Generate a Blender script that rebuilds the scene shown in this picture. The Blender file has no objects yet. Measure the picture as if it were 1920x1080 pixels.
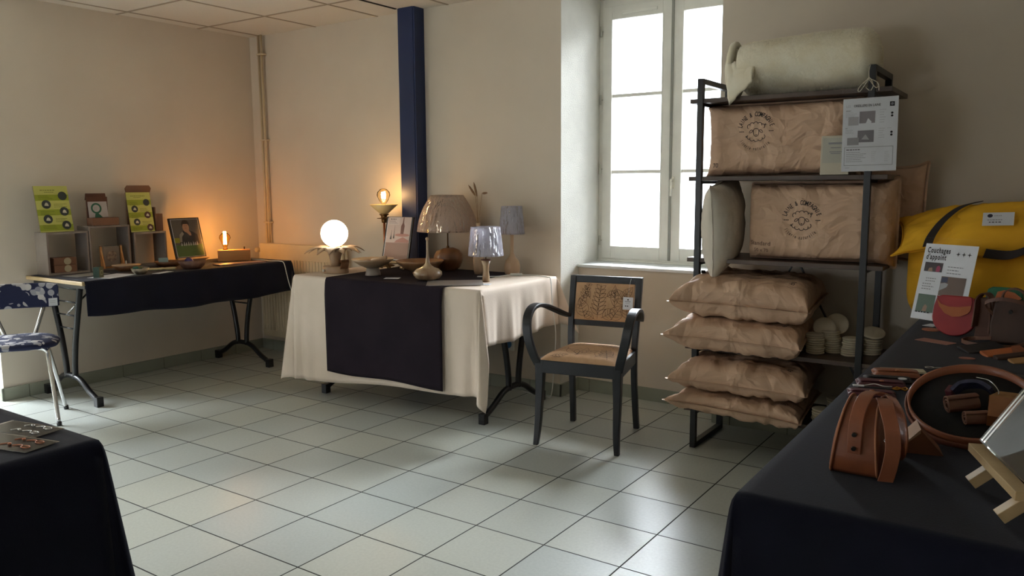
import bpy, bmesh, math, random
from mathutils import Vector, Matrix, noise, Euler
from mathutils.bvhtree import BVHTree
PI = math.pi
R = math.radians
scene = bpy.context.scene
COL = scene.collection

def lin(c):
    """sRGB 0-255 triple to linear"""
    return tuple(((v/255)/12.92 if v/255 <= .04045 else ((v/255+.055)/1.055)**2.4) for v in c)

# ------------------------------------------------------------------ camera
cam_d = bpy.data.cameras.new('camera')
cam_d.sensor_width = 36.0
cam_d.lens = 36*1503.87/1920
cam_d.clip_start = .02
cam = bpy.data.objects.new('camera', cam_d)
COL.objects.link(cam)
YAW, PITCH, ROLL = .59904, -.12755, -.00604
fwv = Vector((-math.sin(YAW)*math.cos(PITCH), math.cos(YAW)*math.cos(PITCH), math.sin(PITCH)))
rv = Vector((math.cos(YAW), math.sin(YAW), 0))
uv = rv.cross(fwv)
r2 = rv*math.cos(ROLL)+uv*math.sin(ROLL)
u2 = -rv*math.sin(ROLL)+uv*math.cos(ROLL)
M = Matrix(((r2.x, u2.x, -fwv.x, 3.5418), (r2.y, u2.y, -fwv.y, -2.3023), (r2.z, u2.z, -fwv.z, 1.2705), (0, 0, 0, 1)))
cam.matrix_world = M
scene.camera = cam

# ------------------------------------------------------------------ world, daylight, exposure
scene.view_settings.view_transform = 'Standard'
scene.view_settings.look = 'None'
scene.view_settings.exposure = 0.08
scene.view_settings.gamma = 1.0
scene.view_settings.use_curve_mapping = False
SKY_LOW, SKY_HIGH = 6.0, 128.0      # overcast sky, brighter overhead
W = bpy.data.worlds.new('daylight')
scene.world = W
W.use_nodes = True
bg = W.node_tree.nodes['Background']
bg.inputs['Color'].default_value = (.86, .93, 1.0, 1)
wn_ = W.node_tree
_tc = wn_.nodes.new('ShaderNodeTexCoord')
_sp = wn_.nodes.new('ShaderNodeSeparateXYZ')
_mr = wn_.nodes.new('ShaderNodeMapRange')
wn_.links.new(_tc.outputs['Generated'], _sp.inputs[0])
wn_.links.new(_sp.outputs['Z'], _mr.inputs['Value'])
_mr.inputs['From Min'].default_value = .2
_mr.inputs['From Max'].default_value = .85
_mr.inputs['To Min'].default_value = SKY_LOW
_mr.inputs['To Max'].default_value = SKY_HIGH
wn_.links.new(_mr.outputs['Result'], bg.inputs['Strength'])

def portal(name, loc, rot, sx, sy):
    L = bpy.data.lights.new(name, 'AREA')
    L.shape = 'RECTANGLE'
    L.size = sx
    L.size_y = sy
    L.cycles.is_portal = True
    o = bpy.data.objects.new(name, L)
    o.location = loc
    o.rotation_euler = rot
    COL.objects.link(o)
# daylight enters by the niche window and by unseen windows added for light
portal('window_daylight_portal', (1.588, 2.30, 1.6), (-PI/2, 0, 0), .95, 1.6)
REAR_Y = -4.4
RW0, RW1 = -.1, 1.3
RZ0, RZ1 = .6, 1.55
LW0, LW1 = -1.95, -.4
portal('left_daylight_portal', (-3.45, (LW0+LW1)/2, 1.5), (0, -PI/2, 0), 1.5, LW1-LW0)
portal('rear_daylight_portal', ((RW0+RW1)/2, REAR_Y-.16, (RZ0+RZ1)/2), (PI/2, 0, 0), RW1-RW0, RZ1-RZ0)
WARM = (1.0, .56, .24)

def bulb_light(name, loc, watts, radius, color=WARM):
    L = bpy.data.lights.new(name, 'POINT')
    L.energy = watts
    L.shadow_soft_size = radius
    L.color = color
    o = bpy.data.objects.new(name, L)
    COL.objects.link(o)
    o.location = loc
    return o

# ------------------------------------------------------------------ materials
MATS = {}

def mat(name, c, rough=.6, metal=0., c2=None, nscale=8., bump=0., bscale=60., stretch=None, spec=.5, sheen=0., emis=None, estr=0., detail=4., coat=0., bdist=.002):
    if name in MATS:
        return MATS[name]
    m = bpy.data.materials.new(name)
    m.use_nodes = True
    nt = m.node_tree
    b = nt.nodes['Principled BSDF']
    col = lin(c)
    b.inputs['Base Color'].default_value = (*col, 1)
    b.inputs['Roughness'].default_value = rough
    b.inputs['Metallic'].default_value = metal
    b.inputs['Specular IOR Level'].default_value = spec
    b.inputs['Coat Weight'].default_value = coat
    if sheen:
        b.inputs['Sheen Weight'].default_value = sheen
    if emis:
        b.inputs['Emission Color'].default_value = (*emis, 1)
        b.inputs['Emission Strength'].default_value = estr
    tc = nt.nodes.new('ShaderNodeTexCoord')
    mp = nt.nodes.new('ShaderNodeMapping')
    nt.links.new(tc.outputs['Object'], mp.inputs['Vector'])
    if stretch:
        mp.inputs['Scale'].default_value = stretch
    nz = nt.nodes.new('ShaderNodeTexNoise')
    nz.inputs['Scale'].default_value = nscale
    nz.inputs['Detail'].default_value = detail
    nt.links.new(mp.outputs['Vector'], nz.inputs['Vector'])
    rmp = nt.nodes.new('ShaderNodeValToRGB')
    rmp.color_ramp.elements[0].position = .35
    rmp.color_ramp.elements[1].position = .65
    cc = lin(c2) if c2 else tuple(v*.93 for v in col)
    rmp.color_ramp.elements[0].color = (*col, 1)
    rmp.color_ramp.elements[1].color = (*cc, 1)
    nt.links.new(nz.outputs['Fac'], rmp.inputs['Fac'])
    nt.links.new(rmp.outputs['Color'], b.inputs['Base Color'])
    if bump:
        n2 = nt.nodes.new('ShaderNodeTexNoise')
        n2.inputs['Scale'].default_value = bscale
        n2.inputs['Detail'].default_value = 6
        nt.links.new(mp.outputs['Vector'], n2.inputs['Vector'])
        bp = nt.nodes.new('ShaderNodeBump')
        bp.inputs['Strength'].default_value = bump
        bp.inputs['Distance'].default_value = bdist
        nt.links.new(n2.outputs['Fac'], bp.inputs['Height'])
        nt.links.new(bp.outputs['Normal'], b.inputs['Normal'])
    MATS[name] = m
    return m

def glassy(name, tint=(1, 1, 1), gloss=.08, rough=.02, alpha_col=(1, 1, 1), ior=1.45):
    """thin clear film or pane: mostly transparent with a fresnel gloss"""
    if name in MATS:
        return MATS[name]
    m = bpy.data.materials.new(name)
    m.use_nodes = True
    nt = m.node_tree
    nt.nodes.clear()
    out = nt.nodes.new('ShaderNodeOutputMaterial')
    tr = nt.nodes.new('ShaderNodeBsdfTransparent')
    tr.inputs['Color'].default_value = (*alpha_col, 1)
    gl = nt.nodes.new('ShaderNodeBsdfGlossy')
    gl.inputs['Color'].default_value = (*tint, 1)
    gl.inputs['Roughness'].default_value = rough
    fr = nt.nodes.new('ShaderNodeFresnel')
    fr.inputs['IOR'].default_value = ior
    ad = nt.nodes.new('ShaderNodeMath')
    ad.operation = 'ADD'
    ad.use_clamp = True
    ad.inputs[1].default_value = gloss
    nt.links.new(fr.outputs[0], ad.inputs[0])
    mx = nt.nodes.new('ShaderNodeMixShader')
    nt.links.new(ad.outputs[0], mx.inputs[0])
    nt.links.new(tr.outputs[0], mx.inputs[1])
    nt.links.new(gl.outputs[0], mx.inputs[2])
    nt.links.new(mx.outputs[0], out.inputs['Surface'])
    MATS[name] = m
    return m

def crinkle_film(name):
    m = glassy(name, gloss=.03, rough=.14, ior=1.3)
    nt = m.node_tree
    if 'cr' in nt.nodes:
        return m
    tc = nt.nodes.new('ShaderNodeTexCoord')
    mp = nt.nodes.new('ShaderNodeMapping')
    mp.inputs['Scale'].default_value = (1, 1, .3)
    nt.links.new(tc.outputs['Object'], mp.inputs['Vector'])
    v = nt.nodes.new('ShaderNodeTexVoronoi')
    v.name = 'cr'
    v.feature = 'F1'
    v.inputs['Scale'].default_value = 60
    nz = nt.nodes.new('ShaderNodeTexNoise')
    nz.inputs['Scale'].default_value = 45
    nz.inputs['Distortion'].default_value = 1.5
    nt.links.new(mp.outputs['Vector'], v.inputs['Vector'])
    nt.links.new(mp.outputs['Vector'], nz.inputs['Vector'])
    ad = nt.nodes.new('ShaderNodeMath')
    ad.operation = 'ADD'
    nt.links.new(v.outputs['Distance'], ad.inputs[0])
    nt.links.new(nz.outputs['Fac'], ad.inputs[1])
    bp = nt.nodes.new('ShaderNodeBump')
    bp.inputs['Strength'].default_value = 1.0
    bp.inputs['Distance'].default_value = .03
    nt.links.new(ad.outputs[0], bp.inputs['Height'])
    for n in nt.nodes:
        if n.type in ('BSDF_GLOSSY', 'FRESNEL'):
            nt.links.new(bp.outputs['Normal'], n.inputs['Normal'])
    return m

def emitter(name, c, s):
    if name in MATS:
        return MATS[name]
    m = bpy.data.materials.new(name)
    m.use_nodes = True
    b = m.node_tree.nodes['Principled BSDF']
    b.inputs['Base Color'].default_value = (.9, .85, .75, 1)
    b.inputs['Emission Color'].default_value = (*c, 1)
    b.inputs['Emission Strength'].default_value = s
    MATS[name] = m
    return m

def tile_floor():
    m = bpy.data.materials.new('floor_tiles')
    m.use_nodes = True
    nt = m.node_tree
    b = nt.nodes['Principled BSDF']
    N = nt.nodes.new
    L = nt.links.new
    tc = N('ShaderNodeTexCoord')
    sx = N('ShaderNodeSeparateXYZ')
    L(tc.outputs['Object'], sx.inputs[0])
    def mth(op, a, bb=None, c=None):
        n = N('ShaderNodeMath')
        n.operation = op
        for i, v in enumerate((a, bb, c)):
            if v is None:
                continue
            if isinstance(v, (int, float)):
                n.inputs[i].default_value = v
            else:
                L(v, n.inputs[i])
        return n.outputs[0]
    ds, ids = [], []
    for k in ('X', 'Y'):
        q = mth('DIVIDE', sx.outputs[k], .3)
        f = mth('FRACT', q)
        d = mth('MINIMUM', f, mth('SUBTRACT', 1.0, f))
        ds.append(d)
        ids.append(mth('FLOOR', q))
    dm = mth('MINIMUM', ds[0], ds[1])
    g = N('ShaderNodeMapRange')
    g.inputs['From Min'].default_value = .0078
    g.inputs['From Max'].default_value = .0105
    L(dm, g.inputs['Value'])
    cx = N('ShaderNodeCombineXYZ')
    L(ids[0], cx.inputs[0])
    L(ids[1], cx.inputs[1])
    wn = N('ShaderNodeTexWhiteNoise')
    L(cx.outputs[0], wn.inputs['Vector'])
    r1 = N('ShaderNodeValToRGB')
    r1.color_ramp.elements[0].color = (*lin((182, 187, 181)), 1)
    r1.color_ramp.elements[1].color = (*lin((196, 197, 184)), 1)
    L(wn.outputs['Value'], r1.inputs['Fac'])
    nz = N('ShaderNodeTexNoise')
    nz.inputs['Scale'].default_value = 90
    nz.inputs['Detail'].default_value = 5
    L(tc.outputs['Object'], nz.inputs['Vector'])
    mx0 = N('ShaderNodeMix')
    mx0.data_type = 'RGBA'
    mx0.blend_type = 'MULTIPLY'
    mx0.inputs['Factor'].default_value = .25
    L(r1.outputs['Color'], mx0.inputs[6])
    L(nz.outputs['Fac'], mx0.inputs[7])
    mx = N('ShaderNodeMix')
    mx.data_type = 'RGBA'
    mx.inputs[6].default_value = (*lin((34, 30, 25)), 1)
    L(g.outputs['Result'], mx.inputs['Factor'])
    L(mx0.outputs[2], mx.inputs[7])
    L(mx.outputs[2], b.inputs['Base Color'])
    rr = N('ShaderNodeMapRange')
    rr.inputs['To Min'].default_value = .8
    rr.inputs['To Max'].default_value = .33
    L(g.outputs['Result'], rr.inputs['Value'])
    L(rr.outputs['Result'], b.inputs['Roughness'])
    b.inputs['Specular IOR Level'].default_value = .35
    bp = N('ShaderNodeBump')
    bp.inputs['Strength'].default_value = .5
    bp.inputs['Distance'].default_value = .0015
    ad = mth('ADD', g.outputs['Result'], mth('MULTIPLY', nz.outputs['Fac'], .12))
    L(ad, bp.inputs['Height'])
    L(bp.outputs['Normal'], b.inputs['Normal'])
    return m

def ceiling_mat():
    m = bpy.data.materials.new('ceiling_tiles')
    m.use_nodes = True
    nt = m.node_tree
    b = nt.nodes['Principled BSDF']
    N = nt.nodes.new
    L = nt.links.new
    tc = N('ShaderNodeTexCoord')
    nz = N('ShaderNodeTexNoise')
    nz.inputs['Scale'].default_value = 140
    L(tc.outputs['Object'], nz.inputs['Vector'])
    r = N('ShaderNodeValToRGB')
    r.color_ramp.elements[0].color = (*lin((205, 198, 186)), 1)
    r.color_ramp.elements[1].color = (*lin((222, 216, 204)), 1)
    L(nz.outputs['Fac'], r.inputs['Fac'])
    L(r.outputs['Color'], b.inputs['Base Color'])
    b.inputs['Roughness'].default_value = .9
    bp = N('ShaderNodeBump')
    bp.inputs['Strength'].default_value = .3
    bp.inputs['Distance'].default_value = .001
    L(nz.outputs['Fac'], bp.inputs['Height'])
    L(bp.outputs['Normal'], b.inputs['Normal'])
    return m

def floral(name, ground, petals, accents):
    """navy upholstery scattered with pale blossoms"""
    m = bpy.data.materials.new(name)
    m.use_nodes = True
    nt = m.node_tree
    b = nt.nodes['Principled BSDF']
    N = nt.nodes.new
    L = nt.links.new
    tc = N('ShaderNodeTexCoord')
    v = N('ShaderNodeTexVoronoi')
    v.inputs['Scale'].default_value = 26
    v.inputs['Randomness'].default_value = .9
    L(tc.outputs['Object'], v.inputs['Vector'])
    c = N('ShaderNodeTexNoise')
    c.inputs['Scale'].default_value = 9
    c.inputs['Detail'].default_value = 1
    L(tc.outputs['Object'], c.inputs['Vector'])
    lt = N('ShaderNodeMath')
    lt.operation = 'LESS_THAN'
    lt.inputs[1].default_value = .50
    L(v.outputs['Distance'], lt.inputs[0])
    gt = N('ShaderNodeMath')
    gt.operation = 'GREATER_THAN'
    gt.inputs[1].default_value = .45
    L(c.outputs['Fac'], gt.inputs[0])
    an = N('ShaderNodeMath')
    an.operation = 'MULTIPLY'
    L(lt.outputs[0], an.inputs[0])
    L(gt.outputs[0], an.inputs[1])
    r = N('ShaderNodeValToRGB')
    r.color_ramp.elements[0].color = (*lin(petals), 1)
    r.color_ramp.elements[1].color = (*lin(accents), 1)
    L(v.outputs['Color'], r.inputs['Fac'])
    mx = N('ShaderNodeMix')
    mx.data_type = 'RGBA'
    mx.inputs[6].default_value = (*lin(ground), 1)
    L(an.outputs[0], mx.inputs['Factor'])
    L(r.outputs['Color'], mx.inputs[7])
    L(mx.outputs[2], b.inputs['Base Color'])
    b.inputs['Roughness'].default_value = .8
    return m

def wood(name, c, c2, scale=6, stretch=(1, 1, .15), rough=.45, coat=0., bump=.1):
    return mat(name, c, rough, c2=c2, nscale=scale*3, stretch=stretch, bump=bump, bscale=40, detail=8, coat=coat)

# ------------------------------------------------------------------ mesh building
class MB:
    def __init__(s):
        s.bm = bmesh.new()
        s.mi = 0

    def _f(s, vs, smooth=True):
        try:
            f = s.bm.faces.new(vs)
        except ValueError:
            return None
        f.smooth = smooth
        f.material_index = s.mi
        return f

    def box(s, x0, x1, y0, y1, z0, z1, bev=0., M4=None):
        vs = [Vector((x, y, z)) for z in (z0, z1) for x, y in ((x0, y0), (x1, y0), (x1, y1), (x0, y1))]
        if M4 is not None:
            vs = [M4 @ v for v in vs]
        b = [s.bm.verts.new(v) for v in vs]
        fs = [s._f([b[i] for i in q], False) for q in ((3, 2, 1, 0), (4, 5, 6, 7), (0, 1, 5, 4), (1, 2, 6, 5), (2, 3, 7, 6), (3, 0, 4, 7))]
        if bev:
            es = list({e for f in fs for e in f.edges})
            r = bmesh.ops.bevel(s.bm, geom=es, offset=bev, segments=2, profile=.5, affect='EDGES')
            for f in r['faces']:
                f.material_index = s.mi
        return s

    def tube(s, pts, r, seg=10, closed=False, flat=None, up=None, cap=True):
        """sweep; r float or list. flat=(w,t): rectangular section w along binormal, t along normal"""
        pts = [Vector(p) for p in pts]
        n = len(pts)
        rs = r if isinstance(r, (list, tuple)) else [r]*n
        ref = Vector(up) if up else None
        rings = []
        prevN = None
        for i, p in enumerate(pts):
            if closed:
                t = (pts[(i+1) % n]-pts[i-1]).normalized()
            else:
                t = (pts[min(i+1, n-1)]-pts[max(i-1, 0)]).normalized()
            if ref is not None:
                bn = ref.normalized()
                nn = bn.cross(t)
                if nn.length < 1e-4:
                    nn = prevN or Vector((1, 0, 0))
                nn.normalize()
            else:
                if prevN is None:
                    a = Vector((0, 0, 1)) if abs(t.z) < .9 else Vector((1, 0, 0))
                    nn = (a-t*a.dot(t)).normalized()
                else:
                    nn = (prevN-t*prevN.dot(t)).normalized()
                bn = t.cross(nn)
            prevN = nn
            ring = []
            if flat:
                w, th = flat
                k = rs[i]
                for a, c in ((-1, -1), (1, -1), (1, 1), (-1, 1)):
                    ring.append(s.bm.verts.new(p+bn*a*w/2*k+nn*c*th/2))
            else:
                for j in range(seg):
                    an = 2*PI*j/seg
                    ring.append(s.bm.verts.new(p+(nn*math.cos(an)+bn*math.sin(an))*rs[i]))
            rings.append(ring)
        m = len(rings[0])
        for i in range(n if closed else n-1):
            A, B = rings[i], rings[(i+1) % n]
            for j in range(m):
                s._f([A[j], A[(j+1) % m], B[(j+1) % m], B[j]], not flat)
        if cap and not closed:
            s._f(list(reversed(rings[0])), False)
            s._f(rings[-1], False)
        return s

    def lathe(s, prof, c=(0, 0, 0), seg=32, close_top=False, close_bot=False, sx=1., sy=1.):
        """profile of (radius, z); closed ends where radius 0"""
        rings = []
        for r, z in prof:
            if r < 1e-6:
                rings.append([s.bm.verts.new((c[0], c[1], c[2]+z))])
            else:
                rings.append([s.bm.verts.new((c[0]+r*sx*math.cos(2*PI*j/seg), c[1]+r*sy*math.sin(2*PI*j/seg), c[2]+z)) for j in range(seg)])
        for A, B in zip(rings, rings[1:]):
            for j in range(seg):
                k = (j+1) % seg
                if len(A) == 1 and len(B) == 1:
                    continue
                if len(A) == 1:
                    s._f([A[0], B[k], B[j]])
                elif len(B) == 1:
                    s._f([A[j], A[k], B[0]])
                else:
                    s._f([A[j], A[k], B[k], B[j]])
        if close_bot and len(rings[0]) > 1:
            s._f(list(reversed(rings[0])), False)
        if close_top and len(rings[-1]) > 1:
            s._f(rings[-1], False)
        return s

    def grid(s, f, nu, nv, cu=False, smooth=True):
        vs = [[s.bm.verts.new(f(i/nu, j/nv)) for j in range(nv+1)] for i in range(nu if cu else nu+1)]
        for i in range(nu):
            for j in range(nv):
                k = (i+1) % nu if cu else i+1
                s._f([vs[i][j], vs[k][j], vs[k][j+1], vs[i][j+1]], smooth)
        return vs

    def prism(s, pts, z0, z1, M4=None, smooth=False):
        """extruded polygon (xy list) from z0 to z1"""
        lo = [Vector((x, y, z0)) for x, y in pts]
        hi = [Vector((x, y, z1)) for x, y in pts]
        if M4 is not None:
            lo = [M4 @ v for v in lo]
            hi = [M4 @ v for v in hi]
        a = [s.bm.verts.new(v) for v in lo]
        b = [s.bm.verts.new(v) for v in hi]
        n = len(a)
        s._f(list(reversed(a)), False)
        s._f(b, False)
        for i in range(n):
            s._f([a[i], a[(i+1) % n], b[(i+1) % n], b[i]], smooth)
        return s

    def sphere(s, c, r, seg=20, sx=1, sy=1, sz=1):
        prof = [(r*math.sin(PI*i/(seg//2)), -r*math.cos(PI*i/(seg//2))*sz) for i in range(seg//2+1)]
        prof[0] = (0, prof[0][1])
        prof[-1] = (0, prof[-1][1])
        return s.lathe(prof, c, seg, sx=sx, sy=sy)

    def build(s, name, m=None, parent=None, loc=None, rot=None, normals=True, merge=0., M4=None):
        if merge:
            bmesh.ops.remove_doubles(s.bm, verts=s.bm.verts, dist=merge)
        if M4 is not None:
            s.bm.transform(M4)
        if normals:
            bmesh.ops.recalc_face_normals(s.bm, faces=s.bm.faces)
        me = bpy.data.meshes.new(name)
        s.bm.to_mesh(me)
        s.bm.free()
        ms = m if isinstance(m, (list, tuple)) else [m]
        for q in ms:
            if q:
                me.materials.append(q)
        o = bpy.data.objects.new(name, me)
        COL.objects.link(o)
        if parent:
            o.parent = parent
        if loc is not None:
            o.location = loc
        if rot is not None:
            o.rotation_euler = rot
        return o

def mod_sub(o, n=1):
    m = o.modifiers.new('sub', 'SUBSURF')
    m.levels = n
    m.render_levels = n
    return o

def mod_solid(o, t, off=0):
    m = o.modifiers.new('thick', 'SOLIDIFY')
    m.thickness = t
    m.offset = off
    return o

def mod_bevel(o, w, seg=2):
    m = o.modifiers.new('bev', 'BEVEL')
    m.width = w
    m.segments = seg
    m.limit_method = 'ANGLE'
    m.angle_limit = R(40)
    return o

def tag(o, label, cat, group=None, kind=None):
    if label:
        o['label'] = label
    if cat:
        o['category'] = cat
    if group:
        o['group'] = group
    if kind:
        o['kind'] = kind
    return o

def thing(name, label, cat, loc=(0, 0, 0), rz=0, group=None, rot=None):
    o = bpy.data.objects.new(name, None)
    o.empty_display_size = .05
    COL.objects.link(o)
    o.location = loc
    o.rotation_euler = rot if rot else (0, 0, rz)
    return tag(o, label, cat, group)

def struct(o):
    o['kind'] = 'structure'
    return o

def dup(root, loc=None, rot=None, label=None, group=None):
    r = root.copy()
    COL.objects.link(r)
    if loc is not None:
        r.location = loc
    if rot is not None:
        r.rotation_euler = rot
    if label:
        r['label'] = label
    if group:
        r['group'] = group
    for ch in list(root.children):
        c = ch.copy()
        COL.objects.link(c)
        c.parent = r
        for g in list(ch.children):
            d = g.copy()
            COL.objects.link(d)
            d.parent = c
    return r

FONT = bpy.data.fonts.load('<builtin>') if not bpy.data.fonts else bpy.data.fonts[0]

def text_bm(txt, size, bold=0., spacing=1., align='LEFT', xs=1.):
    cu = bpy.data.curves.new('t', 'FONT')
    cu.body = txt
    cu.size = size
    cu.offset = bold*size
    cu.space_character = spacing
    cu.align_x = align
    cu.resolution_u = 3
    ob = bpy.data.objects.new('t', cu)
    COL.objects.link(ob)
    bpy.context.view_layer.update()
    me = bpy.data.meshes.new_from_object(ob)
    bm = bmesh.new()
    bm.from_mesh(me)
    bpy.data.objects.remove(ob)
    bpy.data.meshes.remove(me)
    bpy.data.curves.remove(cu)
    for v in bm.verts:
        v.co.x *= xs
    return bm

def append_bm(mb, bm, M4=None):
    vm = {}
    for v in bm.verts:
        vm[v] = mb.bm.verts.new((M4 @ v.co) if M4 is not None else v.co)
    for f in bm.faces:
        mb._f([vm[v] for v in f.verts], False)
    bm.free()

def star4(cx, cy, r):
    return [(cx+(r if k % 2 == 0 else r*.28)*math.sin(k*PI/4), cy+(r if k % 2 == 0 else r*.28)*math.cos(k*PI/4)) for k in range(8)]

def disc_pts(cx, cy, r, n=28, ry=None):
    return [(cx+r*math.cos(2*PI*k/n), cy+(ry or r)*math.sin(2*PI*k/n)) for k in range(n)]

def prints(parent, items, name='printed_design', z0=.0006):
    """flat ink shapes in the parent's local XY plane, facing +Z"""
    mb = MB()
    ms = []
    z = z0
    for it in items:
        kind, m = it[0], it[-1]
        if m not in ms:
            ms.append(m)
        mb.mi = ms.index(m)
        z += .00006
        if kind == 'rect':
            x, y, w, h = it[1:5]
            mb._f([mb.bm.verts.new(p) for p in ((x, y, z), (x+w, y, z), (x+w, y+h, z), (x, y+h, z))], False)
        elif kind == 'disc':
            mb._f([mb.bm.verts.new((a, b, z)) for a, b in disc_pts(*it[1:-1])], False)
        elif kind == 'poly':
            mb._f([mb.bm.verts.new((a, b, z)) for a, b in it[1]], False)
        elif kind == 'text':
            x, y, size, t = it[1:5]
            o = it[5] if len(it) > 6 else {}
            append_bm(mb, text_bm(t, size, **o), Matrix.Translation((x, y, z)))
        elif kind == 'lines':      # rows of tiny unreadable writing
            x, y, w, n, pitch, hh = it[1:7]
            rnd = random.Random(int(abs(x*9973+y*7919)*1000))
            for k in range(n):
                ww = w*rnd.uniform(.6, 1)
                xx = x
                while xx < x+ww:
                    q = rnd.uniform(.03, .1)*w+hh
                    q = min(q, x+ww-xx)
                    yy = y-k*pitch
                    mb._f([mb.bm.verts.new(p) for p in ((xx, yy, z), (xx+q, yy, z), (xx+q, yy+hh, z), (xx, yy+hh, z))], False)
                    xx += q+hh*.8
    return mb.build(name, ms, parent, normals=False)

def sheet_bm(w, h, t):
    return MB().box(0, w, 0, h, -t, 0)

def basis(origin, xd, yd):
    x = Vector(xd).normalized()
    y = Vector(yd)
    y = (y-x*y.dot(x)).normalized()
    z = x.cross(y)
    return Matrix(((x.x, y.x, z.x, origin[0]), (x.y, y.y, z.y, origin[1]), (x.z, y.z, z.z, origin[2]), (0, 0, 0, 1)))

def smooth_path(pts, n=8, closed=False):
    P = [Vector(p) for p in pts]
    out = []
    m = len(P)
    rng = range(m if closed else m-1)
    for i in rng:
        p0 = P[i-1] if (closed or i > 0) else P[0]
        p1 = P[i]
        p2 = P[(i+1) % m]
        p3 = P[(i+2) % m] if closed else P[min(i+2, m-1)]
        for k in range(n):
            t = k/n
            out.append(.5*((2*p1)+(-p0+p2)*t+(2*p0-5*p1+4*p2-p3)*t*t+(-p0+3*p1-3*p2+p3)*t**3))
    if not closed:
        out.append(P[-1])
    return out

# ---- palette
M_WALL = mat('wall_paint', (216, 204, 187), .85, c2=(210, 198, 181), nscale=2, bump=.25, bscale=120, bdist=.001)
M_REVEAL = mat('reveal_render', (218, 216, 206), .8, bump=1.0, bscale=190, bdist=.004)
M_SKIRT = mat('skirting_tile', (150, 153, 138), .45, c2=(142, 146, 130), nscale=5)
M_JOINT = mat('joint', (70, 64, 54), .9)
M_WINF = mat('window_paint', (246, 244, 234), .4)
M_SILL = mat('sill_paint', (230, 232, 230), .35)
M_BLUE = mat('blue_steel_paint', (20, 40, 86), .5, c2=(18, 37, 78), nscale=4)
M_RAD = mat('radiator_enamel', (206, 190, 160), .4)
M_BLACK = mat('black_steel', (20, 20, 23), .35)
M_BLACKW = mat('black_painted_wood', (26, 27, 32), .38, c2=(22, 23, 28), nscale=20)
M_NAVY = mat('navy_cloth', (16, 18, 36), .9, c2=(13, 15, 30), nscale=6, bump=.3, bscale=300, sheen=.08, spec=.2)
M_RUNNER = mat('dark_aubergine_cloth', (38, 31, 38), .95, c2=(33, 27, 34), nscale=6, bump=.3, bscale=300, spec=.15)
M_CREAM = mat('cream_cotton', (226, 210, 194), .9, c2=(220, 204, 187), nscale=5, bump=.3, bscale=220, spec=.2)
M_KRAFT = mat('kraft_paper', (214, 180, 152), .55, c2=(203, 168, 140), nscale=7, spec=.35)
def crumple(m, sc, dist, st=1.):
    nt = m.node_tree
    N = nt.nodes.new
    L = nt.links.new
    tc = N('ShaderNodeTexCoord')
    nz = N('ShaderNodeTexNoise')
    nz.inputs['Scale'].default_value = 3.5
    nz.inputs['Detail'].default_value = 2
    L(tc.outputs['Object'], nz.inputs['Vector'])
    mx = N('ShaderNodeMix')
    mx.data_type = 'RGBA'
    mx.inputs['Factor'].default_value = .22
    L(tc.outputs['Object'], mx.inputs[6])
    L(nz.outputs['Color'], mx.inputs[7])
    outs = []
    for k, q in ((1., 1.), (2.3, .45)):
        v = N('ShaderNodeTexVoronoi')
        v.feature = 'F1'
        v.distance = 'MANHATTAN'
        v.inputs['Scale'].default_value = sc*k
        L(mx.outputs[2], v.inputs['Vector'])
        mm = N('ShaderNodeMath')
        mm.operation = 'MULTIPLY'
        mm.inputs[1].default_value = q
        L(v.outputs['Distance'], mm.inputs[0])
        outs.append(mm.outputs[0])
    ad = N('ShaderNodeMath')
    ad.operation = 'ADD'
    L(outs[0], ad.inputs[0])
    L(outs[1], ad.inputs[1])
    bp = N('ShaderNodeBump')
    bp.inputs['Strength'].default_value = st
    bp.inputs['Distance'].default_value = dist
    L(ad.outputs[0], bp.inputs['Height'])
    L(bp.outputs['Normal'], nt.nodes['Principled BSDF'].inputs['Normal'])
crumple(M_KRAFT, 9, .016, .75)
M_PAPER = mat('white_paper', (226, 228, 234), .6)
M_INK = mat('black_ink', (36, 30, 30), .7)
M_GREY = mat('grey_ink', (140, 140, 146), .7)
M_LGREY = mat('pale_grey_ink', (186, 186, 192), .7)
M_CHROME = mat('chrome', (205, 205, 205), .16, 1.)
M_STEELG = mat('gunmetal', (90, 88, 84), .4, 1.)
M_BRASS = mat('old_brass', (128, 98, 60), .35, .9)
M_COTTON = mat('undyed_cotton', (228, 220, 206), .9, c2=(218, 210, 195), nscale=8, bump=.4, bscale=30, bdist=.006)
M_WOOL = mat('wool_batting', (255, 248, 226), 1., c2=(248, 238, 210), nscale=12, bump=.5, bscale=50, bdist=.006, sheen=.3)
M_FELT = mat('felt', (232, 220, 196), .95, c2=(220, 206, 180), nscale=14, bump=.3, bscale=150)
M_YELLOW = mat('mustard_canvas', (242, 184, 40), .85, c2=(234, 172, 34), nscale=6, bump=.3, bscale=260)
M_DKSTRAP = mat('charcoal_webbing', (62, 56, 56), .8)
M_BOARD = wood('dark_shelf_wood', (92, 74, 62), (72, 58, 50), 5, (.2, 1, 1))
M_LEATH = mat('tan_leather', (146, 84, 54), .42, c2=(128, 72, 46), nscale=9, bump=.25, bscale=170, bdist=.001, coat=.15)
M_LEATHE = mat('pale_leather_edge', (176, 118, 84), .6)
M_BROWN = mat('brown_leather', (112, 74, 56), .55, c2=(98, 63, 48), nscale=14, bump=.3, bscale=120, bdist=.001)
M_RED = mat('red_leather', (166, 42, 46), .5, c2=(150, 36, 42), nscale=10)
M_ORANGE = mat('orange_leather', (188, 106, 58), .55, c2=(176, 96, 50), nscale=10)
M_GREEN = mat('green_leather', (26, 104, 72), .55)
M_BURG = mat('burgundy_leather', (84, 30, 40), .5, c2=(72, 26, 36), nscale=10)
M_DARKL = mat('black_leather', (34, 34, 38), .5, c2=(28, 28, 32), nscale=10)
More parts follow.
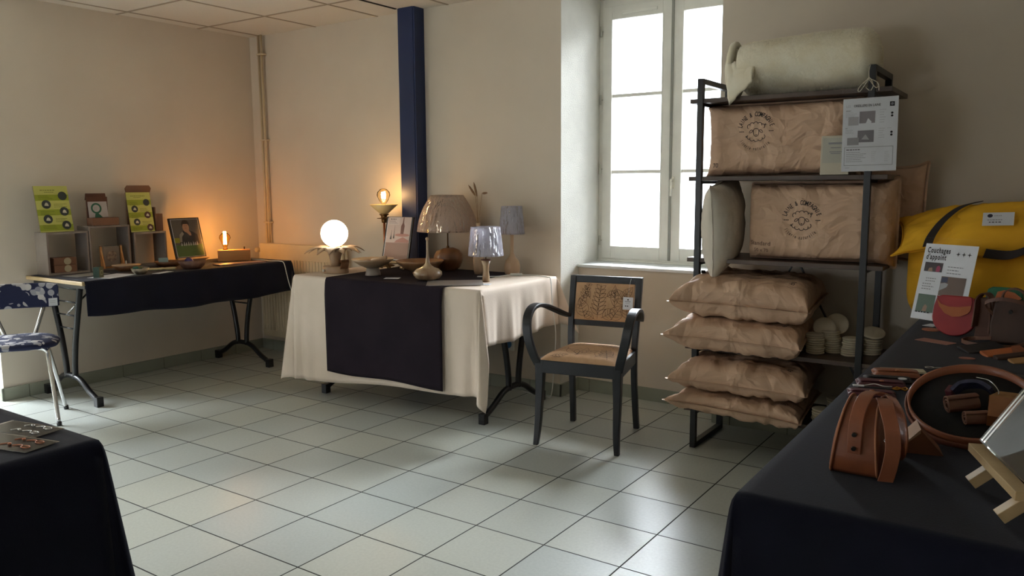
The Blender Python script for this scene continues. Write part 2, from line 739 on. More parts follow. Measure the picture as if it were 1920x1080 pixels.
M_PINE = wood('pale_pine', (196, 164, 118), (180, 146, 100), 6, (1, 1, .2))
M_OAK = wood('turned_wood', (176, 134, 96), (150, 108, 74), 5, (1, 1, .4), .35, .2)
M_OAKD = wood('brown_turned_wood', (150, 104, 66), (112, 74, 46), 4, (1, 1, .5), .4, .1)
M_SPALT = wood('spalted_wood', (196, 172, 138), (128, 96, 70), 4, (1, 1, .6), .28, .4)
M_PALEW = wood('pale_turned_wood', (190, 160, 128), (172, 142, 112), 4, (1, 1, .4), .4, .1)
M_LIMED = wood('limed_board', (146, 134, 124), (128, 116, 108), 4, (.3, 1, .3), .8)
M_CARD = mat('brown_card', (130, 92, 68), .8, c2=(122, 86, 64), nscale=5)
M_WTABLE = wood('beech_edge', (200, 176, 134), (188, 162, 120), 5, (.2, 1, 1))
M_SPECK = mat('speckled_ceramic', (176, 166, 146), .5, c2=(104, 94, 80), nscale=60)
M_TERRA = mat('reddish_bowl', (120, 84, 66), .5, c2=(96, 66, 54), nscale=30)
M_GREEND = mat('deep_green_soap', (18, 92, 74), .5)
M_CABLE = mat('white_cable', (222, 220, 212), .4)
M_PLY = wood('oak_block', (196, 140, 84), (170, 116, 66), 4, (.3, 1, 1), .45)
M_GLASS = glassy('window_glass', gloss=.02)
M_CLEARP = glassy('clear_plastic', gloss=.0, rough=.3, ior=1.12)
M_AMBER = glassy('amber_bulb_glass', gloss=.0, alpha_col=(1, .78, .42), ior=1.12)
M_BULBG = glassy('smoked_bulb_glass', gloss=.02, alpha_col=(.97, .9, .72), ior=1.15)
M_FILM = crinkle_film('crinkled_film')
M_FIL = emitter('glowing_filament', (1.0, .62, .22), 60)
M_FIL2 = emitter('glowing_spiral', (1.0, .72, .36), 50)
M_GLOBE = emitter('lit_opal_glass', (1.0, .84, .62), 7.)
def linen(name, c):
    m = mat(name, c, .9, bump=.3, bscale=200)
    nt = m.node_tree
    out = [n for n in nt.nodes if n.type == 'OUTPUT_MATERIAL'][0]
    tl_ = nt.nodes.new('ShaderNodeBsdfTranslucent')
    tl_.inputs['Color'].default_value = (*lin(c), 1)
    mx = nt.nodes.new('ShaderNodeMixShader')
    mx.inputs[0].default_value = .45
    nt.links.new(nt.nodes['Principled BSDF'].outputs[0], mx.inputs[1])
    nt.links.new(tl_.outputs[0], mx.inputs[2])
    nt.links.new(mx.outputs[0], out.inputs['Surface'])
    return m
M_SHADE = linen('shade_linen', (250, 232, 216))
M_SHADEG = linen('grey_shade_linen', (238, 236, 244))
M_CHIMNEY = mat('frosted_dish', (222, 196, 142), .4)
# ================================================================== ROOM
XL, YB, ZC = -1.638, 1.768, 2.392
NX0, NX1, NY = 1.113, 2.063, 1.98
XR, YW = 4.7, 2.30

o = MB()
o._f([o.bm.verts.new(p) for p in ((-3.3, REAR_Y, 0), (XR, REAR_Y, 0), (XR, YW, 0), (-3.3, YW, 0))], False)
struct(o.build('floor', tile_floor(), normals=False))
o = MB().box(-3.3, XR, REAR_Y, YW+.1, ZC, ZC+.1)
struct(o.build('ceiling', ceiling_mat()))
g = MB()
for k in range(-3, 11):
    x = -1.51+.6*k
    if -3.3 < x < XR:
        g.box(x-.008, x+.008, REAR_Y, YB, ZC-.003, ZC+.001)
for k in range(-10, 3):
    y = .725+.6*k
    g.box(-3.3, XR, y-.008, y+.008, ZC-.0032, ZC+.001)
struct(g.build('trim_1', mat('ceiling_bar', (160, 148, 130), .7)))
g = MB().box(-.062, -.046, -3.0, YB-.1, ZC-.0045, ZC+.001)
struct(g.build('trim_2', mat('dark_gap', (26, 20, 18), .9)))

struct(MB().box(-3.3, XL, -.14, YW, 0, ZC).build('wall_left', M_WALL))
lwm = MB()
lwm.box(-3.4, -3.3, REAR_Y, -.14, 0, .75)
lwm.box(-3.4, -3.3, REAR_Y, -.14, 2.25, ZC)
lwm.box(-3.4, -3.3, REAR_Y, LW0, .75, 2.25)
lwm.box(-3.4, -3.3, LW1, -.14, .75, 2.25)
struct(lwm.build('wall_far_left', M_WALL))
lwf = MB()
for y in (LW0, (LW0+LW1)/2-.03, LW1-.06):
    lwf.box(-3.38, -3.32, y, y+.06, .75, 2.25)
lwf.box(-3.38, -3.32, LW0, LW1, .75, .81)
lwf.box(-3.38, -3.32, LW0, LW1, 2.19, 2.25)
struct(lwf.build('unseen_window_left', M_WINF))  # unseen window, added here to send daylight in from the left
struct(MB().box(XL, NX0-.001, YB, YW, 0, ZC).build('wall_back_left', M_WALL))
struct(MB().box(NX1+.001, XR, YB, YW, 0, ZC).build('wall_back_right', M_WALL))
struct(MB().box(NX0, NX1, NY, YW, 0, .77).build('wall_under_window', M_WALL))
# rough render on the left and right reveals of the niche
struct(MB().box(NX0-.001, NX0+.001, YB, YW, 0, ZC).build('wall_reveal_left', M_REVEAL))
struct(MB().box(NX1-.001, NX1+.001, YB, YW, 0, ZC).build('wall_reveal_right', M_REVEAL))
struct(MB().box(XR, XR+.1, REAR_Y, YW, 0, ZC).build('wall_right', M_WALL))
# rear wall with an unseen window, added and sized for its light
rw = MB()
rw.box(-3.3, XR, REAR_Y-.15, REAR_Y, 0, RZ0)
rw.box(-3.3, XR, REAR_Y-.15, REAR_Y, RZ1, ZC)
rw.box(-3.3, RW0, REAR_Y-.15, REAR_Y, RZ0, RZ1)
rw.box(RW1, XR, REAR_Y-.15, REAR_Y, RZ0, RZ1)
struct(rw.build('wall_rear', M_WALL))
wr = MB()
for x in (RW0, (RW0+RW1)/2-.03, RW1-.06):
    wr.box(x, x+.06, REAR_Y-.1, REAR_Y-.04, RZ0, RZ1)
wr.box(RW0, RW1, REAR_Y-.1, REAR_Y-.04, RZ0, RZ0+.06)
wr.box(RW0, RW1, REAR_Y-.1, REAR_Y-.04, RZ1-.06, RZ1)
struct(wr.build('unseen_window_rear', M_WINF))

# skirting, one row of tiles each side, joints every 30 cm
def skirt(name, a, b, t=.012, h=.078, joints=(), ext=0):
    a, b = Vector((*a, 0)), Vector((*b, 0))
    d = (b-a).normalized()
    n = Vector((d.y, -d.x, 0))
    m = MB()
    L = (b-a).length
    M4 = Matrix(((d.x, n.x, 0, a.x), (d.y, n.y, 0, a.y), (0, 0, 1, 0), (0, 0, 0, 1)))
    cuts = sorted([0]+[j for j in joints if 0 < j < L]+[L])
    for p, q in zip(cuts, cuts[1:]):
        m.box(p+(.0012 if p else 0), q-(.0012 if q < L else 0), 0, t, 0, h, .002, M4=M4)
    m.mi = 1
    m.box(.003, L-.003, -.001, t-.003, 0, h-.002, M4=M4)
    return struct(m.build(name, [M_SKIRT, M_JOINT]))
skirt('baseboard_left', (XL, -.152), (XL, YB), joints=[.152+.3*k-.0 for k in range(0, 8)])
skirt('baseboard_left_return', (-3.3, -.14), (XL+.012, -.14), joints=[.3*k for k in range(1, 8)])
skirt('baseboard_back', (XL, YB), (NX0+.012, YB), joints=[.138+.3*k for k in range(0, 10)])
skirt('baseboard_reveal', (NX0, YB-.012), (NX0, NY), joints=[.25])
skirt('baseboard_niche', (NX0, NY), (NX1, NY), joints=[.087+.3*k*2 for k in range(0, 4)])
skirt('baseboard_back_right', (NX1, YB), (XR, YB), joints=[.1+.3*k for k in range(0, 10)])

# sill
s = MB().box(NX0, NX1, NY-.018, YW-.05, .77, .788, .004)
struct(s.build('trim_3', M_SILL))

# window: fixed frame, two casements, hinges, handle
wy = 2.23
f = MB()
f.box(NX0, NX0+.028, wy+.005, wy+.07, .788, ZC)
f.box(NX1-.028, NX1, wy+.005, wy+.07, .788, ZC)
f.box(NX0+.028, NX1-.028, wy+.006, wy+.069, .788, .812)
f.box(NX0+.028, NX1-.028, wy+.006, wy+.069, 2.345, ZC)
f.box(NX0+.001, NX1-.001, wy-.012, wy+.0049, .788, .8)
win = struct(f.build('window_1', M_WINF))
mod_bevel(win, .003)
def casement(x0, x1, handle):
    c = MB()
    gx0, gx1, gz0, gz1 = x0+.064, x1-.064, .886, 2.267
    c.box(x0, gx0, wy, wy+.045, .808, 2.345, .004)
    c.box(gx1, x1, wy, wy+.045, .808, 2.345, .004)
    c.box(gx0, gx1, wy+.001, wy+.044, .808, gz0, .003)
    c.box(gx0, gx1, wy+.001, wy+.044, gz1, 2.345, .003)
    for z in (1.348, 1.812):
        c.box(gx0, gx1, wy+.008, wy+.04, z-.010, z+.010, .003)
    # moulded inner lip
    for a, b, cc, d in ((gx0-.008, gx0, gz0-.008, gz1+.008), (gx1, gx1+.008, gz0-.008, gz1+.008), (gx0, gx1, gz0-.008, gz0), (gx0, gx1, gz1, gz1+.008)):
        c.box(a, b, wy-.003, wy+.002, cc, d)
    k = c.build('window_casement', M_WINF, win)
    p = MB().box(gx0, gx1, wy+.024, wy+.027, gz0, gz1).build('window_pane', M_GLASS, k)
    return k
cl = casement(1.138, 1.597, 0)
cr = casement(1.600, 2.040, 1)
MB().box(1.592, 1.606, wy-.008, wy+.01, .81, 2.343).build('gap_shade_strip', mat('gap_shadow_strip', (150, 150, 140), .6), win)  # grey strip paints in the shade of the gap between casements
for z in (.92, 1.367, 1.792, 2.204):
    h = MB().tube([(1.128, wy-.006, z-.03), (1.128, wy-.006, z+.03)], .006, 10)
    h.box(1.128, 1.142, wy-.004, wy, z-.003, z+.003)
    h.build('hinge', mat('hinge_metal', (200, 198, 186), .35, .3), win)
h = MB().box(1.609, 1.627, wy-.012, wy-.0005, 1.245, 1.315, .003)
h.tube([(1.618, wy-.012, 1.295), (1.618, wy-.04, 1.295), (1.618, wy-.045, 1.285), (1.617, wy-.042, 1.20)], .0065, 10)
h.build('window_handle', mat('handle_enamel', (226, 222, 206), .3), win)
MB().box(1.27, 1.50, wy-.012, wy, 2.292, 2.312, .004).build('air_vent', M_WINF, win)

# steel column at the back wall
c = MB().box(-.047, .094, 1.672, YB, 0, ZC, .003)
c.box(-.035, .082, 1.669, 1.672, 0, ZC)
tag(c.build('steel_column', M_BLUE), 'tall dark blue steel column standing against the back wall', 'column', kind='structure')

# radiator
rad = thing('radiator', 'cream panel radiator on the back wall beside the heating pipes', 'radiator', (-1.055, 1.70, .13))
b = MB().box(-.445, .445, -.035, -.015, 0, .715, .006)
b.box(-.445, .445, .0, .02, 0, .70, .006)
b.box(-.44, .44, -.02, .01, .70, .712)
for k in range(27):
    x = -.42+.84*k/26
    b.box(x-.009, x+.009, -.041, -.034, .05, .60, .003)
b.build('panel', M_RAD, rad)
v = MB().tube([(-.445, 0, .66), (-.50, 0, .66)], .014, 12)
v.tube([(-.475, 0, .66), (-.475, -.045, .66)], .017, 12)
v.build('valve', mat('valve_white', (196, 180, 150), .4), rad)
for x in (-.42, .40):
    MB().box(x, x+.02, .02, .066, .1, .6).build('wall_bracket', M_RAD, rad)

pp = thing('heating_pipes', 'pair of cream painted heating pipes running up the corner of the room', 'pipes', (-1.48, 1.735, 0))
for dx in (-.016, .016):
    MB().tube([(dx, 0, .845 if dx > 0 else .12), (dx, 0, 2.39)], .009, 12).build('pipe', mat('pipe_paint', (204, 184, 150), .45), pp)
for z in (2.25, 1.62, 1.0):
    MB().box(-.034, .034, -.013, .033, z-.006, z+.006, .003).build('pipe_clip', M_RAD, pp)

# wall socket with a blue sticker under the lamp table
sk = thing('wall_socket', 'white wall socket with a blue sticker, low on the back wall', 'socket', (.915, YB, .30))
MB().box(-.042, .042, -.014, 0, -.042, .042, .006).build('cover_plate', M_CABLE, sk)
MB().tube([(0, -.0135, 0), (0, -.0165, 0)], .027, 20).build('sticker', mat('blue_sticker', (60, 110, 160), .5), sk)
sk.location = (.74, YB, .286)
# ================================================================== TABLES AND CLOTHS
TZ = .742
def folding_table(name, label, L, Wd, loc, rz, fx=(-.6, .6), yo=0., grp=None):
    t = thing(name, label, 'table', loc, rz, grp)
    top = MB().box(-L/2, L/2, -Wd/2, Wd/2, TZ-.022, TZ, .003)
    top.mi = 1
    top.box(-L/2+.03, L/2-.03, -Wd/2+.03, Wd/2-.03, TZ-.045, TZ-.022)
    top.build('tabletop', [M_WTABLE, M_BLACK], t)
    for x in fx:
        for s in (-1, 1):
            p = smooth_path([(x, yo+s*.175, TZ-.045), (x, yo+s*.135, .56), (x, yo+s*.082, .38), (x, yo+s*.052, .22), (x, yo+s*.048, .135)], 6)
            MB().tube(p, .017, 12).build('leg', M_BLACK, t)
        q = MB()
        arc = smooth_path([(x, yo-.275, .04), (x, yo-.2, .075), (x, yo-.10, .135), (x, yo, .15), (x, yo+.10, .135), (x, yo+.2, .075), (x, yo+.275, .04)], 6)
        q.tube(arc, .017, 12)
        ft = q.build('foot_bar', M_BLACK, t)
        for s in (-1, 1):
            MB().box(x-.02, x+.02, yo+s*.29-.02, yo+s*.29+.02, 0, .058, .003).build('foot_glide', M_BLACK, ft)
        for z, w in ((.60, .15), (.52, .125), (.44, .10)):
            MB().tube([(x, yo-w, z), (x, yo+w, z)], .005, 8).build('rung', M_BLACK, t)
        MB().tube([(x, yo-.19, TZ-.052), (x, yo+.19, TZ-.052)], .014, 8).build('top_rail', M_BLACK, t)
        s = 1 if x < 0 else -1
        MB().tube([(x, yo, .52), (x+s*.2, yo, TZ-.05)], .006, 8).build('brace', M_CHROME, t)
    return t

def drape(name, m, x0, x1, y0, y1, z, F=0, B=0, Lh=0, Rh=0, fins={}, wave=None, shear=0., step=.02, thick=.002, parent=None, sag=None):
    """rectangular cloth over a table top. F,B,Lh,Rh: hang length (number or function of 0..1 along the edge)."""
    mb = MB()
    fn = lambda h: (h if callable(h) else (lambda u: h))
    F, B, Lh, Rh = fn(F), fn(B), fn(Lh), fn(Rh)
    nx, ny = max(2, int((x1-x0)/step)), max(2, int((y1-y0)/step))
    mb.grid(lambda u, v: Vector((x0+(x1-x0)*u, y0+(y1-y0)*v, z)), nx, ny)
    def e(d):
        return .010*(1-math.exp(-d/.012))
    def drop(d):
        return d if d > .02 else d*d/.04+d*.5 if d < .02 else d
    wv = wave or (lambda side, u, d: 0)
    for side, H, n, P0, P1, out in (
            ('F', F, nx, (x0, y0), (x1, y0), (0, -1)), ('B', B, nx, (x0, y1), (x1, y1), (0, 1)),
            ('L', Lh, ny, (x0, y0), (x0, y1), (-1, 0)), ('R', Rh, ny, (x1, y0), (x1, y1), (1, 0))):
        if H(.5) <= 0:
            continue
        nd = max(3, int(H(.5)/step))
        def f(u, v, H=H, P0=P0, P1=P1, out=out, side=side):
            d = H(u)*v**1.15
            o = e(d)+wv(side, u, d)*min(1, d/.1)
            return Vector((P0[0]+(P1[0]-P0[0])*u+out[0]*o, P0[1]+(P1[1]-P0[1])*u+out[1]*o, z-d))
        mb.grid(f, n, nd)
    for (sx, sy), (D, tau, wig) in fins.items():
        P = Vector((x1 if sx > 0 else x0, y1 if sy > 0 else y0, z))
        HF = (B if sy > 0 else F)(1 if sx > 0 else 0)
        HS = (Rh if sx > 0 else Lh)(1 if sy > 0 else 0)
        D = Vector((D[0], D[1], 0)).normalized()
        ft = math.atan2(HS, HF)
        nf = Vector((0, sy, 0))
        ns = Vector((sx, 0, 0))
        def f(u, v, P=P, D=D, HF=HF, HS=HS, ft=ft, nf=nf, ns=ns, tau=tau, wig=wig):
            phi = u*PI/2
            rm = HF/math.cos(phi) if phi < ft else HS/max(1e-6, math.sin(phi))
            r = rm*v**1.15
            k = phi/ft if phi < ft else (PI/2-phi)/(PI/2-ft)
            a = tau*(k**.8)
            off = e(r)
            c = nf*(off*(1-u))+ns*(off*u)
            split = (nf if phi < ft else ns)*(wig*r*math.sin(PI*k))
            rip = D*(.03*r*math.sin(5*phi+2*r))*k*(1-k)
            return P+Vector((0, 0, -1))*(r*math.cos(a))+D*(r*math.sin(a))+c+split+rip
        mb.grid(f, 24, max(3, int(max(HF, HS)/step)))
    o = mb.build(name, m, parent, merge=.0008)
    if shear:
        for v in o.data.vertices:
            v.co.x += shear*(max(v.co.y, y0)-y0)
    mod_solid(o, thick, 0)
    return o

t1 = folding_table('folding_table', 'long folding table with curved black legs against the left wall', 1.49, .65, (-1.31, .78, 0), PI/2, fx=(-.675, .555), yo=.01)
c1 = drape('tablecloth', M_NAVY, -1.60, -.983, .048, 1.525, .7445, F=0, Rh=lambda u: .197+.03*math.sin(u*2.6)+.004*math.sin(u*19), B=.18,
           fins={(1, 1): ((.9, .2), R(10), .0)}, wave=lambda s, u, d: .010*math.sin(u*17)*(d/.2)+.004*math.sin(u*43)*(d/.2))
tag(c1, 'dark navy cloth on the long table by the left wall', 'tablecloth')

t2 = folding_table('folding_table', 'folding table with curved black legs under the cream cloth and lamps', 1.385, .72, (.4575, 1.285, 0), 0, fx=(-.61, .60), yo=.062)
def w2(s, u, d):
    if s == 'F':
        g = max(0, (u-.86)/.14) if u > .86 else (max(0, (.17-u)/.17) if u < .17 else 0)
        return .014*math.sin(u*75+d*3)*g*d/.5+.006*g
    if s == 'L':
        return .03*d
    return .012*math.sin(u*21+.6)*d/.3+.004*math.sin(u*60)*d/.3+.03*d
c2 = drape('tablecloth', M_CREAM, -.235, 1.15, .915, 1.65, .7445, F=lambda u: .63-.085*u+.008*math.sin(u*9), B=.25, Lh=.29, Rh=lambda u: .285+.012*math.sin(u*5),
           fins={(1, -1): ((.75, -.66), R(13), .10), (-1, -1): ((-.9, .1), R(15), .05), (1, 1): ((.95, .1), R(24), .05), (-1, 1): ((-.7, .5), R(14), .05)}, wave=w2)
tag(c2, 'cream cotton cloth draped almost to the floor over the lamp table', 'tablecloth')
c3 = drape('table_runner', M_RUNNER, .055, .925, .900, 1.655, .7475, F=lambda u: .548-.004*u+.005*math.sin(u*8), B=.2, shear=-.09,
           wave=lambda s, u, d: .006*math.sin(u*9)*d+.008)
tag(c3, 'dark aubergine runner laid across the middle of the cream cloth', 'table runner')

# ================================================================== LAMP TABLE
TC, TR = .7457, .749
# globe lamp with leaf collar
g = thing('globe_lamp', 'lit white globe lamp on a wooden trunk with a collar of pointed leaves', 'table lamp', (-.10, 1.12, TC))
b = MB().lathe([(0, 0), (.088, 0), (.090, .006), (.088, .036), (.082, .042), (0, .042)], sx=1, sy=.75)
b.build('base', M_PALEW, g)
sc = smooth_path([(.02, .03, .04), (.035, .03, .065), (.06, .02, .074), (.083, .0, .062), (.088, -.015, .03)], 6)
MB().tube(sc, 1.0, flat=(.05, .012), up=(.3, 1, 0)).build('curved_bracket', M_OAKD, g)
MB().lathe([(0, .04), (.032, .04), (.030, .07), (.036, .10), (.046, .125), (.058, .144), (0, .144)]).build('trunk', M_PALEW, g)
for k in range(12):
    a = 2*PI*k/12+.1
    L = .19 if k % 2 == 0 else .16
    dz = .0 if k % 2 == 0 else -.004
    mb = MB()
    def f(u, v, a=a, L=L, dz=dz):
        r = .035+(L-.035)*u
        w = .060*math.sin(PI*min(1, .18+u*.82))**.8*(1-u)**.35 if u < 1 else 0.0
        t = (v-.5)*2
        z = .146+.026*math.sin(u*PI*.9)-.030*u*u-.012*abs(t)*(1-u)+dz
        return Vector((r*math.cos(a)-t*w*math.sin(a), r*math.sin(a)+t*w*math.cos(a), z))
    mb.grid(f, 10, 4)
    mod_solid(mb.build('leaf', M_PALEW, g), .003)
MB().lathe([(.036, .138), (.040, .152), (.038, .162), (0, .162)]).build('collar', M_BRASS, g)
MB().sphere((0, 0, .240), .082, 32).build('globe', M_GLOBE, g)
MB().tube([(-.03, -.0675, .018), (-.03, -.074, .018)], .008, 12).build('switch', M_CABLE, g)

# footed bowl with wooden bits
bw = thing('footed_bowl', 'shallow wooden bowl on a grey tapered foot beside the globe lamp', 'bowl', (.214, 1.12, TR))
MB().lathe([(0, 0), (.046, 0), (.045, .006), (.036, .045), (0, .045)]).build('foot', mat('grey_foot', (158, 146, 136), .45), bw)
MB().lathe([(0, .042), (.04, .044), (.08, .062), (.112, .084), (.126, .098), (.122, .098), (.1, .082), (.07, .066), (.03, .056), (0, .055)], seg=48).build('dish', M_PALEW, bw)
def bit(nm, lab, cat, p0, p1, r, m):
    d = Vector(p1)-Vector(p0)
    L = d.length
    o = MB().lathe([(0, 0), (r*.75, 0), (r, .004), (r*.8, L*.5), (r*.95, L-.004), (r*.7, L), (0, L)], seg=16).build(nm, m)
    o.location = p0
    o.rotation_euler = d.to_track_quat('Z', 'Y').to_euler()
    return tag(o, lab, cat)
bit('turned_pestle', 'thick pale wooden pestle lying over the rim of the footed bowl', 'pestle', (.225, 1.10, .834), (.315, 1.13, .858), .014, M_PALEW)
bit('turned_stopper', 'short brown wooden stopper lying in the footed bowl', 'stopper', (.17, 1.12, .824), (.225, 1.155, .828), .015, M_OAKD)

# torch lamp
tl = thing('torch_lamp', 'slim brass stem lamp with a frosted dish and a bare lit bulb', 'table lamp', (-.12, 1.58, TC))
MB().lathe([(0, 0), (.06, 0), (.06, .008), (.02, .018), (0, .018)]).build('base', M_BRASS, tl)
MB().tube([(0, 0, .01), (0, 0, .31)], .0075, 12).build('pole', mat('copper_tube', (170, 96, 58), .3, .9), tl)
MB().lathe([(0, .285), (.015, .285), (.018, .30), (.018, .31), (.046, .313), (.046, .316), (.02, .318), (.02, .33), (.032, .338), (.03, .342), (.014, .345), (0, .346)]).build('brass_rings', M_BRASS, tl)
MB().lathe([(.0, .343), (.028, .345), (.092, .403), (.090, .405), (.026, .352), (0, .351)], seg=40).build('dish', M_CHIMNEY, tl)
MB().lathe([(0, .35), (.014, .352), (.014, .385), (.012, .40), (0, .40)]).build('socket', M_BRASS, tl)
def bulb(parent, z0, r, zc, tube_h, tube_r, fil, glass, n='bulb', spiral=True):
    b = MB().lathe([(.012, z0), (.014, z0+.012), (r*.72, zc-r*.7), (r, zc), (r*.9, zc+r*.45), (r*.5, zc+r*.87), (0, zc+r)], seg=28)
    bo = b.build(n, glass, parent)
    if spiral:
        pts = [(tube_r*math.cos(t*.9), tube_r*math.sin(t*.9), zc-tube_h/2+tube_h*t/36) for t in range(37)]
        MB().tube(pts, .0022, 6).build('filament', fil, bo)
    else:
        m = MB()
        for k in range(6):
            a = k*PI/3
            m.tube([(tube_r*math.cos(a), tube_r*math.sin(a), zc-tube_h/2), (tube_r*.8*math.cos(a+.2), tube_r*.8*math.sin(a+.2), zc+tube_h/2)], .0022, 6)
        m.build('filament', fil, bo)
    return bo
bulb(tl, .395, .044, .465, .045, .012, M_FIL2, M_BULBG)
bulb_light('torch_bulb_light', (-.12, 1.58, TC+.465), 3.4, .02)

# framed sheet on easel lip
def easel_frame(nm, lab, cat, W_, H_, origin, right, back, items, blocks=True, framec=M_BLACK, plate=.012):
    """origin: bottom left corner; right: horizontal direction; back: direction of lean"""
    r = Vector(right).normalized()
    n = Vector(back)
    M4 = basis(origin, r, n)
    root = thing(nm, lab, cat)
    root.matrix_world = M4
    MB().box(0, W_, 0, H_, -plate, 0, .001).build('backing', framec, root)
    sh = MB().box(.012, W_-.012, .010, H_-.010, 0, .0012).build('poster_sheet', M_PAPER, root)
    prints(sh, items, z0=.0018)
    MB().box(.008, W_-.008, .006, H_-.006, .0032, .0045).build('clear_cover', M_CLEARP, root)
    MB().box(-.005, W_+.005, -.014, 0, -.02, .025, .002).build('lip', M_PINE, root)
    return root, M4
BGR = mat('poster_mauve', (150, 122, 112), .6)
it = [('rect', .016, .014, .188, .268, mat('poster_pale', (196, 176, 168), .6)),
      ('rect', .016, .014, .188, .105, mat('poster_table', (146, 112, 98), .6)),
      ('poly', [(.085, .12), (.20, .12), (.20, .135), (.15, .155), (.10, .135)], mat('poster_rose', (170, 118, 106), .6)),
      ('disc', .142, .168, .058, 24, .010, mat('poster_rose2', (178, 128, 116), .6)),
      ('poly', [(.128, .175), (.152, .175), (.155, .225), (.147, .245), (.145, .285), (.139, .285), (.136, .245), (.126, .225)], mat('poster_bottle', (112, 74, 64), .6)),
      ('poly', [(.046, .14), (.062, .14), (.056, .168), (.0545, .20), (.0535, .20), (.052, .168)], mat('poster_dark', (60, 50, 46), .6)),
      ('poly', [(.070, .145), (.084, .145), (.079, .175), (.0775, .23), (.0765, .23), (.075, .175)], MATS['poster_dark']),
      ('rect', .026, .232, .085, .046, mat('poster_label', (206, 190, 184), .6)),
      ('lines', .036, .266, .062, 1, .008, .005, M_INK), ('lines', .030, .255, .074, 2, .009, .0022, M_INK), ('lines', .030, .238, .074, 1, .009, .002, M_GREY)]
fr2, M4 = easel_frame('poster_frame', 'black framed lamp poster on a pine easel, standing on the aubergine runner', 'picture frame', .215, .285, (.0, 1.418, .800), (1, .04, 0), (-.02, .24, 1), it)
for x in (.02, .19):
    MB().tube([(x, -.012, .01), (x, -.045, .02)], 1., flat=(.02, .02), up=(1, 0, 0)).tube([(x, 0, -.01), (x, -.05, -.08)], 1., flat=(.02, .015), up=(1, 0, 0)).build('easel_foot', M_PINE, fr2)

fb = thing('wide_bowl', 'wide flat wooden bowl behind the finial bottle', 'bowl', (.403, 1.322, TR))
MB().lathe([(0, 0), (.045, 0), (.045, .008), (.04, .014), (0, .014)]).build('foot', M_OAKD, fb)
MB().lathe([(0, .012), (.05, .014), (.10, .038), (.135, .066), (.145, .080), (.140, .081), (.11, .062), (.06, .036), (0, .03)], seg=56).build('dish', M_OAK, fb)

fn_ = thing('finial_bottle', 'squat spalted wood bottle with a thin tall neck and ball finial', 'bottle', (.652, 1.10, TR))
MB().lathe([(0, 0), (.04, 0), (.066, .010), (.080, .030), (.079, .046), (.062, .062), (.036, .072), (.022, .082), (.012, .096), (.007, .14), (.0055, .20), (.005, .222)], seg=40).build('body', M_SPALT, fn_)
MB().sphere((0, 0, .229), .010, 16).lathe([(.0055, .218), (.008, .222), (0, .223)], seg=16).build('finial', M_PALEW, fn_)

bl = thing('big_table_lamp', 'large table lamp with a wide plastic-wrapped shade on a round log base', 'table lamp', (.425, 1.562, TR))
bm_ = MB().lathe([(0, 0), (.050, 0), (.076, .022), (.090, .060), (.088, .10), (.070, .128), (.04, .139), (0, .140)], seg=44)
bo = bm_.build('base', M_OAKD, bl)
for v in bo.data.vertices:
    c_ = v.co.copy()
    v.co += c_.normalized()*(.006*noise.noise(c_*18))
    if c_.z > .10 and c_.x < -.01:
        v.co.z -= .010
MB().tube([(0, 0, .13), (0, 0, .46)], .004, 8).lathe([(0, .139), (.010, .139), (.008, .152), (0, .153)], seg=12).build('stem', M_BRASS, bl)
def shade(parent, z0, z1, r0, r1, m, curve=0., film=True, cx=0, cy=0):
    mb = MB()
    def pf(k, e=0):
        t = k/12
        return (r0+(r1-r0)*t+curve*math.sin(PI*t)+e, z0+(z1-z0)*t)
    s = mb.lathe([pf(k) for k in range(13)], (cx, cy, 0), 48).build('lampshade', m, parent)
    mod_solid(s, .0016)
    if film:
        f = MB().lathe([pf(0, -.012)]+[pf(k, .0025) for k in range(13)]+[pf(12, -.012)], (cx, cy, 0), 72)
        fo = f.build('plastic_wrap', M_FILM, s)
        for v in fo.data.vertices:
            v.co += Vector((v.co.x, v.co.y, 0)).normalized()*(.0022*abs(noise.noise(v.co*60)))
    r = MB().lathe([(r0, z0-.001), (r0+.002, z0), (r0, z0+.004)], (cx, cy, 0), 48)
    r.lathe([(r1, z1-.004), (r1+.002, z1), (r1, z1+.001)], (cx, cy, 0), 48)
    r.build('rim', m, s)
    return s
shade(bl, .243, .464, .186, .098, M_SHADE, .018)

vs = thing('bud_vase', 'tall slim turned vase with three dried seed heads', 'vase', (.715, 1.49, TR))
MB().lathe([(0, 0), (.026, 0), (.030, .02), (.033, .07), (.032, .13), (.026, .20), (.016, .25), (.0125, .28), (.014, .302), (.010, .302), (.009, .28), (0, .2)], seg=28).build('body', M_PALEW, vs)
for (px, py, pz), (tx, ty, tz) in (((-.018, 0, .46), (-.062, -.005, .52)), ((-.006, 0, .455), (-.028, 0, .535)), ((.030, 0, .475), (.068, 0, .478))):
    st = smooth_path([(0, 0, .25), (px*.4, 0, .36), (px, py, pz)], 8)
    so = MB().tube(st, .0014, 6).build('stalk', mat('straw', (150, 120, 84), .8), vs)
    d = Vector((tx-px, ty-py, tz-pz))
    L = d.length*1.1
    e_ = MB().lathe([(0, 0), (.004, .004), (.0072, L*.35), (.0055, L*.75), (0, L)], seg=8)
    eo = e_.build('seed_head', mat('seed_head', (134, 102, 72), .9, bump=.8, bscale=300, bdist=.003), so, loc=(px, py, pz))
    eo.rotation_euler = d.to_track_quat('Z', 'Y').to_euler()

